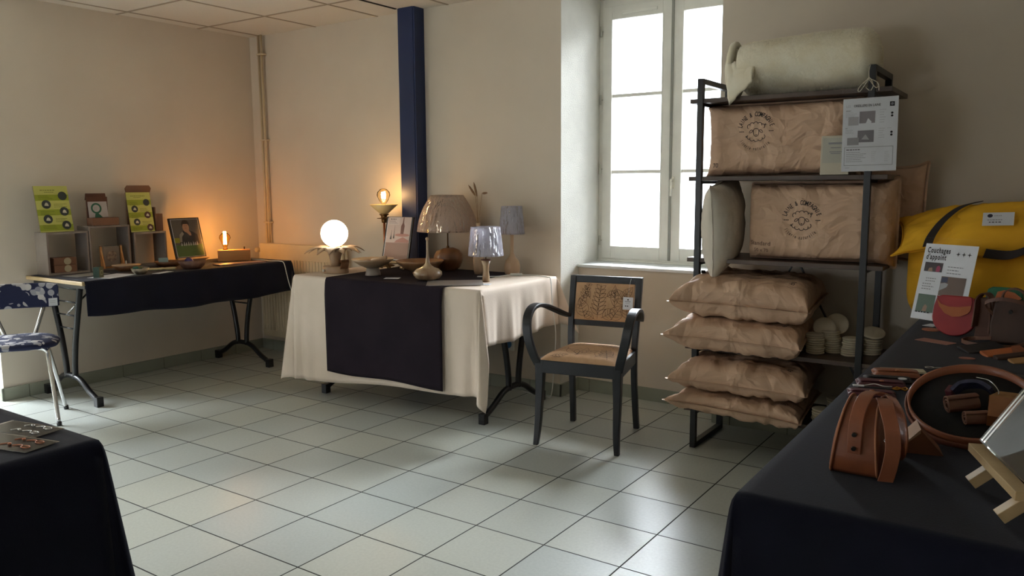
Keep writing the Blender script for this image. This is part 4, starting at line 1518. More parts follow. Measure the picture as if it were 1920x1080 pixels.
def pillow(nm, w, d, ht, hb, m, parent=None, seed=0, wr=.006, pinch=.09, pw=3.0, pe=.45, n=44, seam=.012, ears=.03, crease=.5):
    """closed cushion: top rises ht, bottom sinks hb from the seam plane; local XY, +Z up"""
    mb = MB()
    rnd = random.Random(seed)
    so = Vector((rnd.uniform(0, 50), rnd.uniform(0, 50), rnd.uniform(0, 50)))
    def shape(a, b, top):
        ea = abs(a)**pw
        eb = abs(b)**pw
        t = (max(0, 1-ea)*max(0, 1-eb))**pe
        x = a*w/2*(1-pinch*(1-b*b)*abs(a)**3)+(ears*abs(a*b)**6*(-1 if a < 0 else .15))
        y = b*d/2*(1-pinch*(1-a*a)*abs(b)**3)+math.copysign((ears*.5 if a < 0 else -.02)*abs(a*b)**6, b)
        # radiating creases near the ends, broad dents in the middle
        edge = max(abs(a), abs(b))
        if abs(a) > abs(b):
            n1 = noise.noise(Vector((a*2, b*9, 0))+so)
        else:
            n1 = noise.noise(Vector((a*9, b*2, 3))+so)
        n2 = noise.noise(Vector((a*3.1, b*3.1, 7))+so)
        n3 = abs(noise.noise(Vector((a*5+b*3, b*5-a*4, 5 if top else 15))+so))
        dz = wr*(1.6*n1*edge**2*crease*2+1.5*n2-2.2*(.5-n3)*crease)*min(1, t*2.2)
        return Vector((x, y, (ht if top else -hb)*t+(dz if top else -dz)))
    def warp(q):
        return math.sin(q*PI/2) if True else q
    mb.grid(lambda u, v: shape(warp(2*u-1), warp(2*v-1), True), n, n)
    mb.grid(lambda u, v: shape(warp(2*u-1), warp(2*v-1), False), n, n)
    # flat sewn hem
    if seam:
        N = n
        ring = []
        for k in range(N):
            ring.append((warp(2*k/N-1), -1))
        for k in range(N):
            ring.append((1, warp(2*k/N-1)))
        for k in range(N):
            ring.append((-warp(2*k/N-1), 1))
        for k in range(N):
            ring.append((-1, -warp(2*k/N-1)))
        pts = [shape(a, b, True) for a, b in ring]
        vs0 = [mb.bm.verts.new(p) for p in pts]
        vs1 = []
        for (a, b), p in zip(ring, pts):
            q = Vector((a if abs(a) > .999 else 0, b if abs(b) > .999 else 0, 0))
            q = q.normalized() if q.length else Vector((0, 0, 0))
            vs1.append(mb.bm.verts.new(p+q*seam+Vector((0, 0, .003*noise.noise(p*25+so)))))
        m_ = len(vs0)
        for i in range(m_):
            mb._f([vs0[i], vs0[(i+1) % m_], vs1[(i+1) % m_], vs1[i]])
    return mb.build(nm, m, parent, merge=.0004)

def logo(parent, cx, cy, s, bv, m=M_INK, full=True):
    mb = MB()
    def arc_text(t, rad, a0, a1, size, bold=0., inward=False):
        n = len(t)
        for i, ch in enumerate(t):
            if ch == ' ':
                continue
            a = a0+(a1-a0)*i/(n-1)
            bm = text_bm(ch, size, bold=bold, align='CENTER', xs=.60)
            rot = a-PI/2 if not inward else a+PI/2
            M4 = Matrix.Translation((cx+rad*math.cos(a), cy+rad*math.sin(a), 0)) @ Matrix.Rotation(rot, 4, 'Z')
            append_bm(mb, bm, M4)
    arc_text('LAINE & COMPAGNIE', s*.98, R(163), R(20), s*.43, .014)
    arc_text('literie naturelle', s*1.25, R(212), R(318), s*.33, .006, True)
    def arc(px, py, r, a0, a1, n=8, ry=None):
        return [(cx+px*s+r*s*math.cos(R(a0+(a1-a0)*k/n)), cy+py*s+(ry or r)*s*math.sin(R(a0+(a1-a0)*k/n))) for k in range(n+1)]
    L = []
    for k, a in enumerate((150, 120, 90, 60, 30)):
        px, py = .50*math.cos(R(a)), .28+.30*math.sin(R(a))-.12
        L.append(arc(px, py, .15, a+85, a-85))
    for k, a in enumerate((208, 238, 270, 302, 332)):
        px, py = .52*math.cos(R(a)), -.22+.30*math.sin(R(a))
        L.append(arc(px, py, .15, a-85, a+85))
    L.append(arc(0, .02, .19, 180, 0, 10, .17))
    L.append([(cx-.19*s, cy+.02*s), (cx-.18*s, cy-.15*s), (cx-.11*s, cy-.29*s), (cx, cy-.34*s), (cx+.11*s, cy-.29*s), (cx+.18*s, cy-.15*s), (cx+.19*s, cy+.02*s)])
    for q in (-1, 1):
        L.append([(cx+q*.18*s, cy+.05*s), (cx+q*.32*s, cy+.10*s), (cx+q*.44*s, cy+.0*s), (cx+q*.46*s, cy-.09*s), (cx+q*.34*s, cy-.09*s), (cx+q*.2*s, cy+.03*s)])
    L.append([(cx-.05*s, cy-.20*s), (cx, cy-.25*s), (cx+.05*s, cy-.20*s)])
    L.append([(cx, cy-.25*s), (cx, cy-.29*s)])
    strokes_bm(mb, L, s*.038, s*.06)
    for x, y in ((.62, .42), (-.66, -.34)):
        mb._f([mb.bm.verts.new((cx+a*s, cy+b*s, 0)) for a, b in star4(x, y, .11)], False)
    for x0 in (-1.12, .86):
        for k in range(3):
            a = x0+k*.11
            mb._f([mb.bm.verts.new((cx+p*s, cy+q*s, 0)) for p, q in ((a, -.03), (a+.09, -.03), (a+.09, .02), (a, .02))], False)
    bmesh.ops.triangulate(mb.bm, faces=mb.bm.faces)
    o = mb.build('printed_logo', m, parent, normals=False)
    conform(o, bv, 2, 1, .0012)
    return o

def scrawl(parent, txt, x, y, size, rot, bv, m=M_INK, axis=2, sign=1, name='handwriting'):
    mb = MB()
    append_bm(mb, text_bm(txt, size, bold=-.004), Matrix.Translation((x, y, 0)) @ Matrix.Rotation(rot, 4, 'Z'))
    bmesh.ops.triangulate(mb.bm, faces=mb.bm.faces)
    o = mb.build(name, m, parent, normals=False)
    conform(o, bv, axis, sign, .0012)
    return o

UP = (PI/2, 0, 0)
k1 = pillow('kraft_pillow_bag', .665, .315, .115, .12, M_KRAFT, seed=3, wr=.006, pinch=.0, pw=9, pe=.32, ears=.03, crease=.35)
k1.location = (2.475, 1.475, 1.470)
k1.rotation_euler = UP
tag(k1, 'big kraft pillow bag with a sheep logo and 70 on it, upper shelf', 'pillow bag')
bv = bvh_of(k1)
logo(k1, -.095, .035, .068, bv)
scrawl(k1, '70', -.300, -.125, .030, .05, bv)
k2 = pillow('kraft_pillow_bag', .615, .335, .125, .12, M_KRAFT, seed=8, wr=.006, pinch=.0, pw=9, pe=.32, ears=.0, crease=.35)
k2.location = (2.655, 1.465, 1.100)
k2.rotation_euler = UP
tag(k2, 'big kraft pillow bag with a sheep logo behind the right post, middle shelf', 'pillow bag')
bv = bvh_of(k2)
logo(k2, -.055, .010, .068, bv)
scrawl(k2, 'Standard', -.285, -.105, .028, -.03, bv, mat('pencil_ink', (84, 60, 48), .8))
scrawl(k2, '50 x 70', -.265, -.135, .022, -.03, bv, MATS['pencil_ink'])
k3 = pillow('kraft_pillow_bag', .42, .40, .045, .045, M_KRAFT, seed=12, wr=.006, pinch=.03, pw=5, ears=.02)
k3.location = (2.835, 1.64, 1.135)
k3.rotation_euler = UP
tag(k3, 'kraft bag jutting out past the shelf end, behind the logo bag', 'pillow bag')
wp = pillow('cotton_pillow', .43, .43, .095, .085, M_COTTON, seed=21, wr=.004, pinch=.08, pw=2.6, pe=.5, ears=.02, seam=.004, crease=.8)
tag(wp, 'cream cotton pillow standing on edge left of the logo bag', 'pillow')
# local X -> world y (depth), local Y -> world z, local Z -> world x
wp.matrix_world = Matrix.Translation((2.212, 1.43, 1.085)) @ Matrix.Rotation(R(7), 4, 'Z') @ Matrix.Rotation(R(11), 4, 'X') @ Matrix(((0, 0, 1, 0), (1, 0, 0, 0), (0, 1, 0, 0), (0, 0, 0, 1)))
for nm, (x, y, z), w, d, ht, hb, rz, ry, seed, lab, txt in (
        ('a', (2.375, 1.42, .742), .555, .46, .112, .080, 5, 1.5, 31, 'lying kraft bag, upper of the two on the shelf with felt pads', '80'),
        ('b', (2.350, 1.40, .585), .545, .47, .080, .075, 6, 2.0, 32, 'lying kraft bag, lower of the two on the shelf with felt pads', '65'),
        ('c', (2.375, 1.42, .375), .555, .46, .092, .058, 5, 1.5, 33, 'lying kraft bag, upper of the two on the bottom shelf', '60'),
        ('d', (2.365, 1.41, .262), .55, .46, .052, .056, 4, 3.0, 34, 'lying kraft bag, lower of the two on the bottom shelf', '50')):
    k = pillow('kraft_pillow_bag', w, d, ht, hb, M_KRAFT, seed=seed, wr=.006, pinch=.0, pw=7, pe=.30, ears=.05, crease=.8)
    k.location = (x, y, z)
    k.rotation_euler = (R(3), R(ry), R(rz))
    tag(k, lab, 'pillow bag')
    scrawl(k, txt, .205, -.175, .035, 1.2, bvh_of(k))

# rolled wool batting
wr_ = thing('wool_roll', 'fluffy rolled cream wool batting on top of the shelf unit', 'wool roll', (2.56, 1.47, 1.795), R(2))
mb = MB()
def roll_r(a, x):
    return 1+.10*math.cos(2*a+.4)+.05*math.sin(3*a+x*5)+.05*noise.noise(Vector((math.cos(a)*1.5, math.sin(a)*1.5, x*6)))
def f(u, v):
    x = -.265+.575*v
    a = 2*PI*u
    r = .132*roll_r(a, x)*(1-.08*abs(2*v-1)**6)*(1-max(0, (v-.88)/.12)**2.5)**.5
    fz = .004*noise.noise(Vector((x*60, a*9, 1)))
    return Vector((x, (r+fz)*1.15*math.cos(a), (r+fz)*.98*math.sin(a)+.004))
vs_ = mb.grid(f, 64, 70, cu=True)
body = mb.build('outer_layer', M_WOOL, wr_)
for zz, rr, off in ((0, .106, -.004), (0, .072, .002), (0, .038, .006)):
    pts = []
    for k in range(40):
        a = 2*PI*k/40
        pts.append((-.31+off, rr*1.05*math.cos(a)+.01*math.sin(3*a), rr*1.0*math.sin(a)*1.05))
    MB().tube(pts, [.017+.003*noise.noise(Vector(p)*30) for p in pts], 8, closed=True).build('wound_layer', M_WOOL, wr_)
MB().sphere((-.297, 0, 0), .03, 14, sx=.3).build('wound_core', M_WOOL, wr_)
mb = MB()
def f(u, v):
    x = -.315+.13*u
    y = -.115-.055*math.sin(v*PI*.6)
    z = .03-.185*v*(1-.55*u)-.02
    return Vector((x+.03*v*(1-u)+.01*noise.noise(Vector((u*4, v*4, 0))), y*1.0-.01, z+.01*noise.noise(Vector((u*5, v*3, 4)))))
mb.grid(f, 18, 12)
mod_solid(mb.build('loose_flap', M_WOOL, wr_), .022)
# fine fuzz over the outer layer
for part in (body,):
    pm = part.modifiers.new('fuzz', 'PARTICLE_SYSTEM')
    ps = part.particle_systems[0].settings
    ps.type = 'HAIR'
    ps.count = 16000
    ps.hair_length = .007
    ps.root_radius = .4
    ps.tip_radius = .1
    ps.radius_scale = .0025
    ps.hair_step = 2

# felt pads
def pad_proto():
    m = MB().lathe([(0, 0), (.034, 0), (.039, .002), (.0405, .005), (.039, .008), (.034, .010), (0, .010)], seg=26, sy=1.12)
    o = m.build('felt_pad', M_FELT)
    return o
pp_ = pad_proto()
first = [True]
ORD = ['bottom', 'second from bottom', 'third from bottom', 'fourth from bottom', 'fifth from bottom', 'sixth from bottom', 'seventh from bottom', 'eighth from bottom', 'ninth from bottom']
def pad_stack(x, y, z, n, lab, grp, lean=(0, 0), top=None, seed=0):
    rnd = random.Random(seed)
    for k in range(n):
        o = pp_ if first[0] else pp_.copy()
        if not first[0]:
            COL.objects.link(o)
        first[0] = False
        o.location = (x+lean[0]*k+rnd.uniform(-.003, .003), y+lean[1]*k+rnd.uniform(-.003, .003), z+.0102*k)
        o.rotation_euler = (0, 0, rnd.uniform(-.5, .5))
        tag(o, lab+', '+('topmost flat one' if k == n-1 else ORD[k]), 'felt pad', grp)
    if top:
        o = pp_.copy()
        COL.objects.link(o)
        o.location = (x+lean[0]*n+top[0], y+lean[1]*n+top[1], z+.0102*n+top[2])
        o.rotation_euler = (R(top[3]), 0, .3)
        o.scale = (1.25, 1.25, 1)
        tag(o, lab.replace('round felt pad in', 'large tilted felt pad leaning on'), 'felt pad')
pad_stack(2.662, 1.43, .5055, 9, 'round felt pad in the stack nearest the kraft bags', 'felt pads nearest the kraft bags', (-.0008, 0), (.03, .055, .016, 48), 1)
pad_stack(2.728, 1.49, .5055, 10, 'round felt pad in the second stack from the kraft bags', 'felt pads of the second stack', (-.0022, 0), (.02, .05, .020, 48), 2)
pad_stack(2.806, 1.46, .5055, 8, 'round felt pad in the third stack, just left of the right post', 'felt pads of the third stack', (.0006, 0), None, 3)
pad_stack(2.880, 1.54, .5055, 7, 'round felt pad in the stack behind the right front post', 'felt pads behind the right post', (0, 0), (.0, .01, .02, 20), 4)
pad_stack(2.715, 1.36, .2005, 7, 'round felt pad in the front stack on the bottom shelf', 'felt pads at the front of the bottom shelf', (0, 0), None, 5)
pad_stack(2.745, 1.50, .2005, 9, 'round felt pad in the rear stack on the bottom shelf', 'felt pads at the rear of the bottom shelf', (0, 0), None, 6)

# hanging sheet on the shelf
M4 = basis((2.768, 1.286, 1.318), (1, .0, .012), (-.01, .0, 1))
sg = thing('hanging_sheet', 'white laminated sheet about wool pillows hung from the top shelf by a cord', 'sign')
sg.matrix_world = M4
pl = MB().box(0, .21, 0, .297, -.001, 0).build('sheet', M_PAPER, sg)
prints(pl, [('text', .012, .262, .0135, 'LES', {'xs': .9}, M_LGREY), ('text', .042, .262, .0135, 'OREILLERS EN LAINE', {'bold': .012, 'xs': .82}, M_INK),
            ('rect', .178, .258, .018, .018, M_INK), ('disc', .187, .267, .0055, M_GREY), ('lines', .012, .247, .03, 1, .01, .002, M_INK),
            ('rect', .065, .195, .060, .048, mat('photo_grey', (150, 144, 150), .6)), ('poly', [(.09, .195), (.098, .215), (.112, .2), (.11, .195)], M_PAPER), ('rect', .022, .188, .040, .034, mat('photo_pale', (186, 184, 188), .6)),
            ('lines', .012, .240, .045, 4, .006, .0016, M_LGREY), ('lines', .142, .245, .025, 6, .010, .0022, M_LGREY),
            ('disc', .188, .231, .0045, M_INK), ('disc', .188, .220, .0045, M_INK), ('lines', .012, .176, .012, 1, .01, .002, M_INK),
            ('rect', .060, .118, .062, .048, mat('photo_grey2', (130, 126, 132), .6)), ('poly', [(.075, .13), (.09, .15), (.105, .128)], MATS['photo_pale']), ('rect', .020, .108, .045, .030, mat('photo_mid', (160, 158, 162), .6)),
            ('lines', .012, .168, .042, 3, .006, .0016, M_LGREY), ('lines', .140, .170, .025, 5, .009, .0022, M_LGREY), ('lines', .172, .170, .022, 1, .009, .0022, M_LGREY),
            ('disc', .188, .155, .0045, M_INK), ('disc', .188, .144, .0045, M_INK),
            ('rect', .010, .024, .186, .0010, M_INK), ('rect', .010, .098, .186, .0010, M_INK), ('rect', .010, .024, .0010, .075, M_INK), ('rect', .195, .024, .0010, .075, M_INK),
            ('lines', .018, .087, .085, 1, .007, .003, M_INK), ('lines', .018, .077, .08, 6, .0075, .0016, M_GREY), ('lines', .115, .077, .02, 6, .0075, .0016, M_LGREY), ('lines', .165, .077, .02, 6, .0075, .0016, M_LGREY),
            ('lines', .014, .014, .02, 1, .01, .0016, M_GREY)])
MB().box(-.003, .214, -.004, .333, .0016, .0020).build('plastic_pocket', M_CLEARP, sg)
cord = MB()
for pts in ([(.10, .325, .004), (.085, .345, .012), (.10, .375, .02), (.115, .345, .012), (.105, .325, .004)], [(.10, .372, .02), (.072, .350, .016), (.058, .33, .012), (.066, .325, .012), (.10, .368, .02)],
            [(.10, .372, .02), (.128, .356, .016), (.135, .342, .012), (.124, .335, .012), (.10, .368, .02)], [(.10, .372, .02), (.133, .352, .014), (.136, .322, .006)], [(.10, .37, .02), (.098, .40, .016), (.10, .43, .004)]):
    cord.tube(smooth_path(pts, 6), .0018, 6)
cord.build('cord', mat('cream_cord', (206, 196, 176), .9), sg)

pk = thing('paper_packet', 'cream paper packet standing behind the hanging sheet', 'packet', (2.675, 1.322, 1.3055), R(4))
b_ = MB().box(0, .115, -.012, .012, 0, .165, .003).build('packet_body', mat('cream_packet', (206, 198, 180), .75), pk, rot=(R(-3), 0, 0))
lb_ = MB().box(.008, .108, -.0135, -.0125, .05, .155).build('printed_label', mat('packet_label', (190, 188, 176), .7), b_)
li = MB()
for k, (x0_, w_, z_, h_) in enumerate(((.03, .06, .128, .008), (.04, .04, .112, .003), (.035, .05, .095, .003), (.04, .04, .088, .003))):
    li.box(x0_, x0_+w_, -.0139, -.0136, z_, z_+h_)
li.build('label_writing', M_GREY, lb_)
# ================================================================== RIGHT TABLE (leather goods)
t3 = folding_table('folding_table', 'folding table hidden under the dark cloth, near half of the leather stall', 1.30, .76, (3.515, -.33, 0), PI/2, fx=(-.55, .55), yo=0)
t4 = dup(t3, (3.515, .99, 0), None, 'folding table hidden under the dark cloth, far half of the leather stall')
rc = drape('tablecloth', M_NAVY, 3.115, 3.915, -1.0, 1.655, .7445, F=.70, Lh=lambda u: .70+.01*math.sin(u*20), B=0, Rh=.5,
           fins={(-1, -1): ((-.6, -.8), R(7), .06), (1, -1): ((.7, -.7), R(8), .06)},
           wave=lambda s, u, d: .012*math.sin(u*(26 if s == 'L' else 9)+1)*d+.01*d)
tag(rc, 'dark navy cloth over the leather goods table at the right', 'tablecloth')
Z3 = .7462

# standing half-round handbag with a wide gusset
hb = thing('leather_handbag', 'tan leather half-round handbag standing on edge with a riveted strap', 'handbag', (3.268, -.72, Z3))
prof = []
for k in range(21):
    a = PI*k/20
    prof.append((-.092*math.cos(a), .012+.142*math.sin(a)**.8))
full = [(-.092, .012), (-.085, .0)]+[]
ring = [(-.08, .0)]+prof+[(.08, .0)]
mb = MB()
def bw_(z):
    return .043-.016*(z/.155)
for s in (-1, 1):
    pass
n = len(ring)
sec = []
for (y, z) in ring:
    w = bw_(z)
    sec.append([mb.bm.verts.new((-w, y, z)), mb.bm.verts.new((-w*.4, y*1.015, z*1.012)), mb.bm.verts.new((w*.4, y*1.015, z*1.012)), mb.bm.verts.new((w, y, z))])
for i in range(n):
    A, B = sec[i], sec[(i+1) % n]
    for j in range(3):
        mb._f([A[j], A[j+1], B[j+1], B[j]])
mb.build('gusset', M_LEATH, hb)
def side_panel(s, nm):
    m = MB()
    pts = [Vector((s*(bw_(z)+.001), y*1.05, max(.0, z*1.03))) for y, z in ring]
    c = Vector((s*(.043+.006), 0, .06))
    vs = [m.bm.verts.new(p) for p in pts]
    v1 = [m.bm.verts.new(p.lerp(c, .12)+Vector((s*.003, 0, 0))) for p in pts]
    v2 = [m.bm.verts.new(p.lerp(c, .55)+Vector((s*.006, 0, 0))) for p in pts]
    cc = m.bm.verts.new(c+Vector((s*.004, 0, 0)))
    for i in range(n):
        k = (i+1) % n
        m._f([vs[i], vs[k], v1[k], v1[i]])
        m._f([v1[i], v1[k], v2[k], v2[i]])
        m._f([v2[i], v2[k], cc])
    o = m.build(nm, M_LEATH, hb)
    mod_solid(o, .004, 0)
    return o
side_panel(-1, 'flap')
side_panel(1, 'back_panel')
rm = MB()
for s in (-1, 1):
    rm.tube([(s*(bw_(z)+.002), y*1.055, max(.002, z*1.035)) for y, z in ring], .0022, 6)
rm.build('edge_binding', M_LEATHE, hb)
def strap(parent, pts, w, t, up, m=M_LEATH, nm='strap', k=6):
    o = MB().tube(smooth_path(pts, k), 1., flat=(w, t), up=up).build(nm, m, parent)
    return mod_bevel(o, .0008, 1)
strap(hb, [(.0, -.098, .055), (.0, -.0975, .09), (.0, -.088, .128), (.002, -.064, .156), (.006, -.03, .172), (.014, .01, .170), (.03, .04, .155)], .026, .004, (1, 0, 0), nm='riveted_tab')
tab = MB()
for z in (.068, .100):
    tab.tube([(.0, -.100, z), (.0, -.1055, z-.001)], .0045, 14)
tab.build('rivet', M_STEELG, hb)
st_ = strap(hb, [(.026, .03, .150), (.038, -.02, .163), (.050, -.065, .157), (.064, -.088, .125), (.070, -.095, .08), (.066, -.098, .035), (.060, -.10, .004)], .028, .0045, (1, .25, 0))
strap(hb, [(.028, .05, .145), (.046, .0, .165), (.068, -.045, .152), (.082, -.075, .108), (.078, -.07, .058), (.062, -.03, .04), (.050, .01, .06)], .028, .0045, (.8, -.6, 0))
MB().tube([(.052, -.085, .092), (.061, -.088, .098), (.067, -.09, .088), (.058, -.088, .083)], .0022, 8, closed=True).build('buckle', M_CHROME, hb)

hb.scale = (.90, .95, .80)
hb.location.x -= .004
# triangular wooden prism
tp = thing('wooden_prism', 'triangular wooden block standing behind the half-round handbag', 'wooden block', (3.345, -.575, Z3), R(14))
m = MB()
m.prism([(-.050, 0), (.034, 0), (-.008, .048)], -.035, .035, M4=Matrix(((1, 0, 0, 0), (0, 0, 1, 0), (0, 1, 0, 0), (0, 0, 0, 1))))
m.build('block', wood('prism_wood', (128, 80, 48), (98, 58, 36), 6, (.3, 1, 1), .6), tp)
MB().prism([(-.044, .008), (-.051, .001), (-.008, .0495), (-.008, .0415)], -.0352, .0352, M4=Matrix(((1, 0, 0, 0), (0, 0, 1, 0), (0, 1, 0, 0), (0, 0, 0, 1)))).build('painted_lit_face', mat('lit_face_tone', (176, 140, 112), .7, bump=.6, bscale=200), tp)  # paler slab whose colour stands in for light on this face

# leather rimmed round tray tilted towards the room
D_ = .236
tray = thing('round_leather_tray', 'tilted round tray with a tall tan leather rim and black lining', 'tray', (3.408, -.525, Z3+.004), rot=(R(27), 0, R(-4)))
mb = MB().lathe([(0, 0), (D_/2-.002, 0), (D_/2-.002, .003), (0, .003)], (0, D_/2, 0), 64)
mb.build('lining', mat('black_felt', (20, 20, 22), .95), tray)
mb = MB().lathe([(D_/2-.004, -.004), (D_/2, -.004), (D_/2+.002, .022), (D_/2-.003, .022), (D_/2-.004, -.004)], (0, D_/2, 0), 72)
mb.build('rim', M_LEATH, tray)
mb = MB().lathe([(D_/2+.002, -.006), (D_/2+.006, -.006), (D_/2+.008, .010), (D_/2+.0035, .010), (D_/2+.002, -.006)], (0, D_/2, 0), 72)
mb.build('outer_band', mat('dark_tan_band', (112, 60, 38), .5), tray)
MB().box(-.05, .05, .13, .15, -.062, -.002).build('prop', M_OAKD, tray)

def rolled(loc, rot, L, r, lab, m=M_BROWN, turns=2.3):
    t = thing('rolled_strap', lab, 'rolled leather', loc, rot=rot)
    pts = []
    n = 44
    for k in range(n+1):
        q = k/n
        a = q*turns*2*PI
        rr = r*(.25+.75*q)
        pts.append((0, rr*math.cos(a)*(1+.12*math.sin(a*2)), rr*math.sin(a)))
    mb = MB().tube(pts, 1., flat=(L, .0035), up=(1, 0, 0))
    o = mb.build('roll', m, t)
    mod_bevel(o, .001, 1)
    return t
RT = Matrix.Translation((3.408, -.525, Z3+.004)) @ Euler((R(27), 0, R(-4))).to_matrix().to_4x4()
def on_tray(x, y, z):
    return tuple(RT @ Vector((x, y, z)))
rolled(on_tray(-.015, .104, .021), (R(20), R(-8), R(30)), .062, .0175, 'brown rolled leather strap in the round tray, the larger roll')
rolled(on_tray(.016, .070, .017), (R(20), R(-4), R(28)), .045, .0135, 'brown rolled leather strap in the round tray, the smaller roll beside the wood block')
bl2 = thing('cork_topped_block', 'tan wooden block with a cork end, lying in the round tray', 'wooden block', on_tray(.060, .100, .004), rot=(R(27), 0, R(8)))
MB().prism([(-.032, -.030), (.034, -.034), (.036, .028), (-.026, .034)], 0, .026).build('block', wood('tan_block', (150, 98, 58), (120, 76, 44), 4), bl2)
MB().prism([(-.027, .034), (.036, .028), (.026, .050), (-.008, .052)], .004, .024).build('cork_face', mat('cork', (150, 112, 72), .9, c2=(128, 92, 58), nscale=80), bl2)
wb = thing('woven_bracelet', 'dark blue woven bracelet with a red end and metal clasp in the tray', 'bracelet', on_tray(-.002, .158, .004), rot=(R(27), 0, R(-18)))
MB().tube(smooth_path([(-.032, -.02, .012), (-.02, .0, .02), (.01, .012, .02), (.035, .006, .012)], 6), 1., flat=(.028, .008), up=(0, -.5, 1)).build('band', mat('blue_weave', (32, 34, 58), .6, c2=(50, 50, 80), nscale=60, bump=.6, bscale=200), wb)
MB().box(-.045, -.03, -.03, -.008, 0, .022, .002).build('red_end', M_BURG, wb)
MB().tube(smooth_path([(-.005, .03, .022), (.02, .026, .024), (.036, .016, .022), (.05, .0, .02), (.052, -.012, .018)], 5), .0013, 6).build('clasp', M_CHROME, wb)

# row of purses near the table edge
def purse(nm, lab, cat, x, y, w, d, h, rz, m, snap=True, z=Z3, tag_=False, flap=True):
    t = thing(nm, lab, cat, (x, y, z), R(rz))
    mb = MB()
    def f(u, v):
        a, b = 2*u-1, 2*v-1
        e_ = (max(0, 1-abs(a)**8)*max(0, 1-abs(b)**5))**.4
        return Vector((a*w/2, b*d/2, h*(.35+.65*e_)))
    mb.grid(f, 20, 14)
    mb.grid(lambda u, v: Vector(((2*u-1)*w/2, (2*v-1)*d/2, .0)), 4, 3)
    b = mb.build('body', m, t, merge=.0003)
    mb = MB()
    def g_(u, v):
        a = 2*u-1
        b = 1-1.45*v
        rr = 1-.12*(v**4)
        e_ = (max(0, 1-abs(a)**8)*max(0, 1-abs(b)**5))**.4
        return Vector((a*w/2*rr*1.005, b*d/2, h*(.35+.65*e_)+.0022))
    if flap:
        mb.grid(g_, 20, 12)
        mod_solid(mb.build('flap', m, t), .002)
    if snap:
        MB().lathe([(0, h+.003), (.0055, h+.003), (.006, h+.0045), (.004, h+.006), (0, h+.006)], (0, -.2*d, 0), 16).build('snap', mat('copper_snap', (176, 120, 90), .35, .8), t)
    return t
purse('purse', 'brown leather wallet in front of a folded cream paper', 'wallet', 3.200, .055, .118, .062, .016, 18, M_LEATH, snap=True)
wpz = MB().box(-.058, .058, -.02, .02, 0, .003).box(-.055, .057, -.016, .02, .003, .005)
o = wpz.build('folded_paper', mat('cream_paper', (206, 198, 172), .8))
o.location = (3.205, .125, Z3+.001)
o.rotation_euler = (0, 0, R(20))
tag(o, 'folded cream paper lying behind the brown leather wallet', 'paper')
purse('purse', 'black leather purse with a white tag between the brown and burgundy ones', 'purse', 3.190, -.015, .118, .042, .010, 17, M_DARKL, snap=False)
o = MB().prism(disc_pts(0, 0, .011, 8), 0, .002).build('white_tag', M_PAPER)
o.location = (3.228, -.03, Z3+.014)
tag(o, 'small white scalloped tag lying on the black leather purse', 'tag')
purse('purse', 'burgundy leather purse with a copper snap, the larger of two', 'purse', 3.185, -.082, .118, .058, .013, 16, M_BURG)
purse('purse', 'burgundy leather purse with a copper snap, the smaller one nearest the handbag', 'purse', 3.182, -.190, .110, .046, .010, 15, M_BURG)
kr = thing('key_ring_strap', 'narrow black key strap with a brass clasp between the burgundy purses', 'key strap', (3.190, -.138, Z3), R(16))
MB().box(-.05, .03, -.006, .006, 0, .010, .002).build('strap', M_DARKL, kr)
MB().box(-.062, -.035, -.008, .006, .010, .013, .001).build('white_label', M_PAPER, kr)
MB().tube(smooth_path([(-.036, 0, .012), (-.01, .008, .016), (.01, -.002, .014), (.03, .0, .014)], 5), .0011, 6).build('white_string', M_CABLE, kr)
c_ = MB().tube([(.030, 0, .008), (.042, .004, .012), (.052, 0, .010), (.042, -.005, .008)], .0026, 8, closed=True)
c_.tube([(.050, .0, .010), (.062, .008, .012), (.066, -.002, .010), (.060, -.008, .008)], .0022, 8, closed=True)
c_.build('brass_clasp', mat('bright_brass', (186, 130, 52), .3, .9), kr)
sl_ = thing('steel_key_ring', 'steel key ring with a white tag on a string behind the wallet', 'key ring', (3.262, .215, Z3), R(10))
MB().tube([(.012*math.cos(k*PI/8), .010*math.sin(k*PI/8), .002) for k in range(16)], .0014, 6, closed=True).build('ring', M_CHROME, sl_)
MB().tube(smooth_path([(.012, 0, .002), (.03, .01, .002), (.045, .004, .002), (.055, .012, .002)], 5), .0009, 6).build('string', M_CABLE, sl_)
MB().box(.052, .074, -.008, .008, 0, .001).build('paper_tag', M_PAPER, sl_)

# pink card, oval tags
def lay(nm, lab, cat, pts, h, x, y, rz, m, z=Z3):
    o = MB().prism(pts, 0, h).build(nm, m)
    o.location = (x, y, z)
    o.rotation_euler = (0, 0, R(rz))
    return tag(o, lab, cat)
lay('card', 'pinkish card lying flat in front of the red handbag', 'card', [(-.055, -.028), (.055, -.028), (.055, .028), (-.055, .028)], .0015, 3.225, .655, -24, mat('pinkish_card', (170, 122, 110), .7))
lay('leather_oval', 'small oval leather tag in front of the card cases', 'leather tag', disc_pts(0, 0, .022, 24, .015), .002, 3.338, .415, 10, mat('rose_leather', (156, 100, 84), .7))
lay('leather_oval', 'reddish round leather coaster beside the red handbag', 'leather coaster', disc_pts(0, 0, .030, 24), .003, 3.185, .885, 0, M_ORANGE)

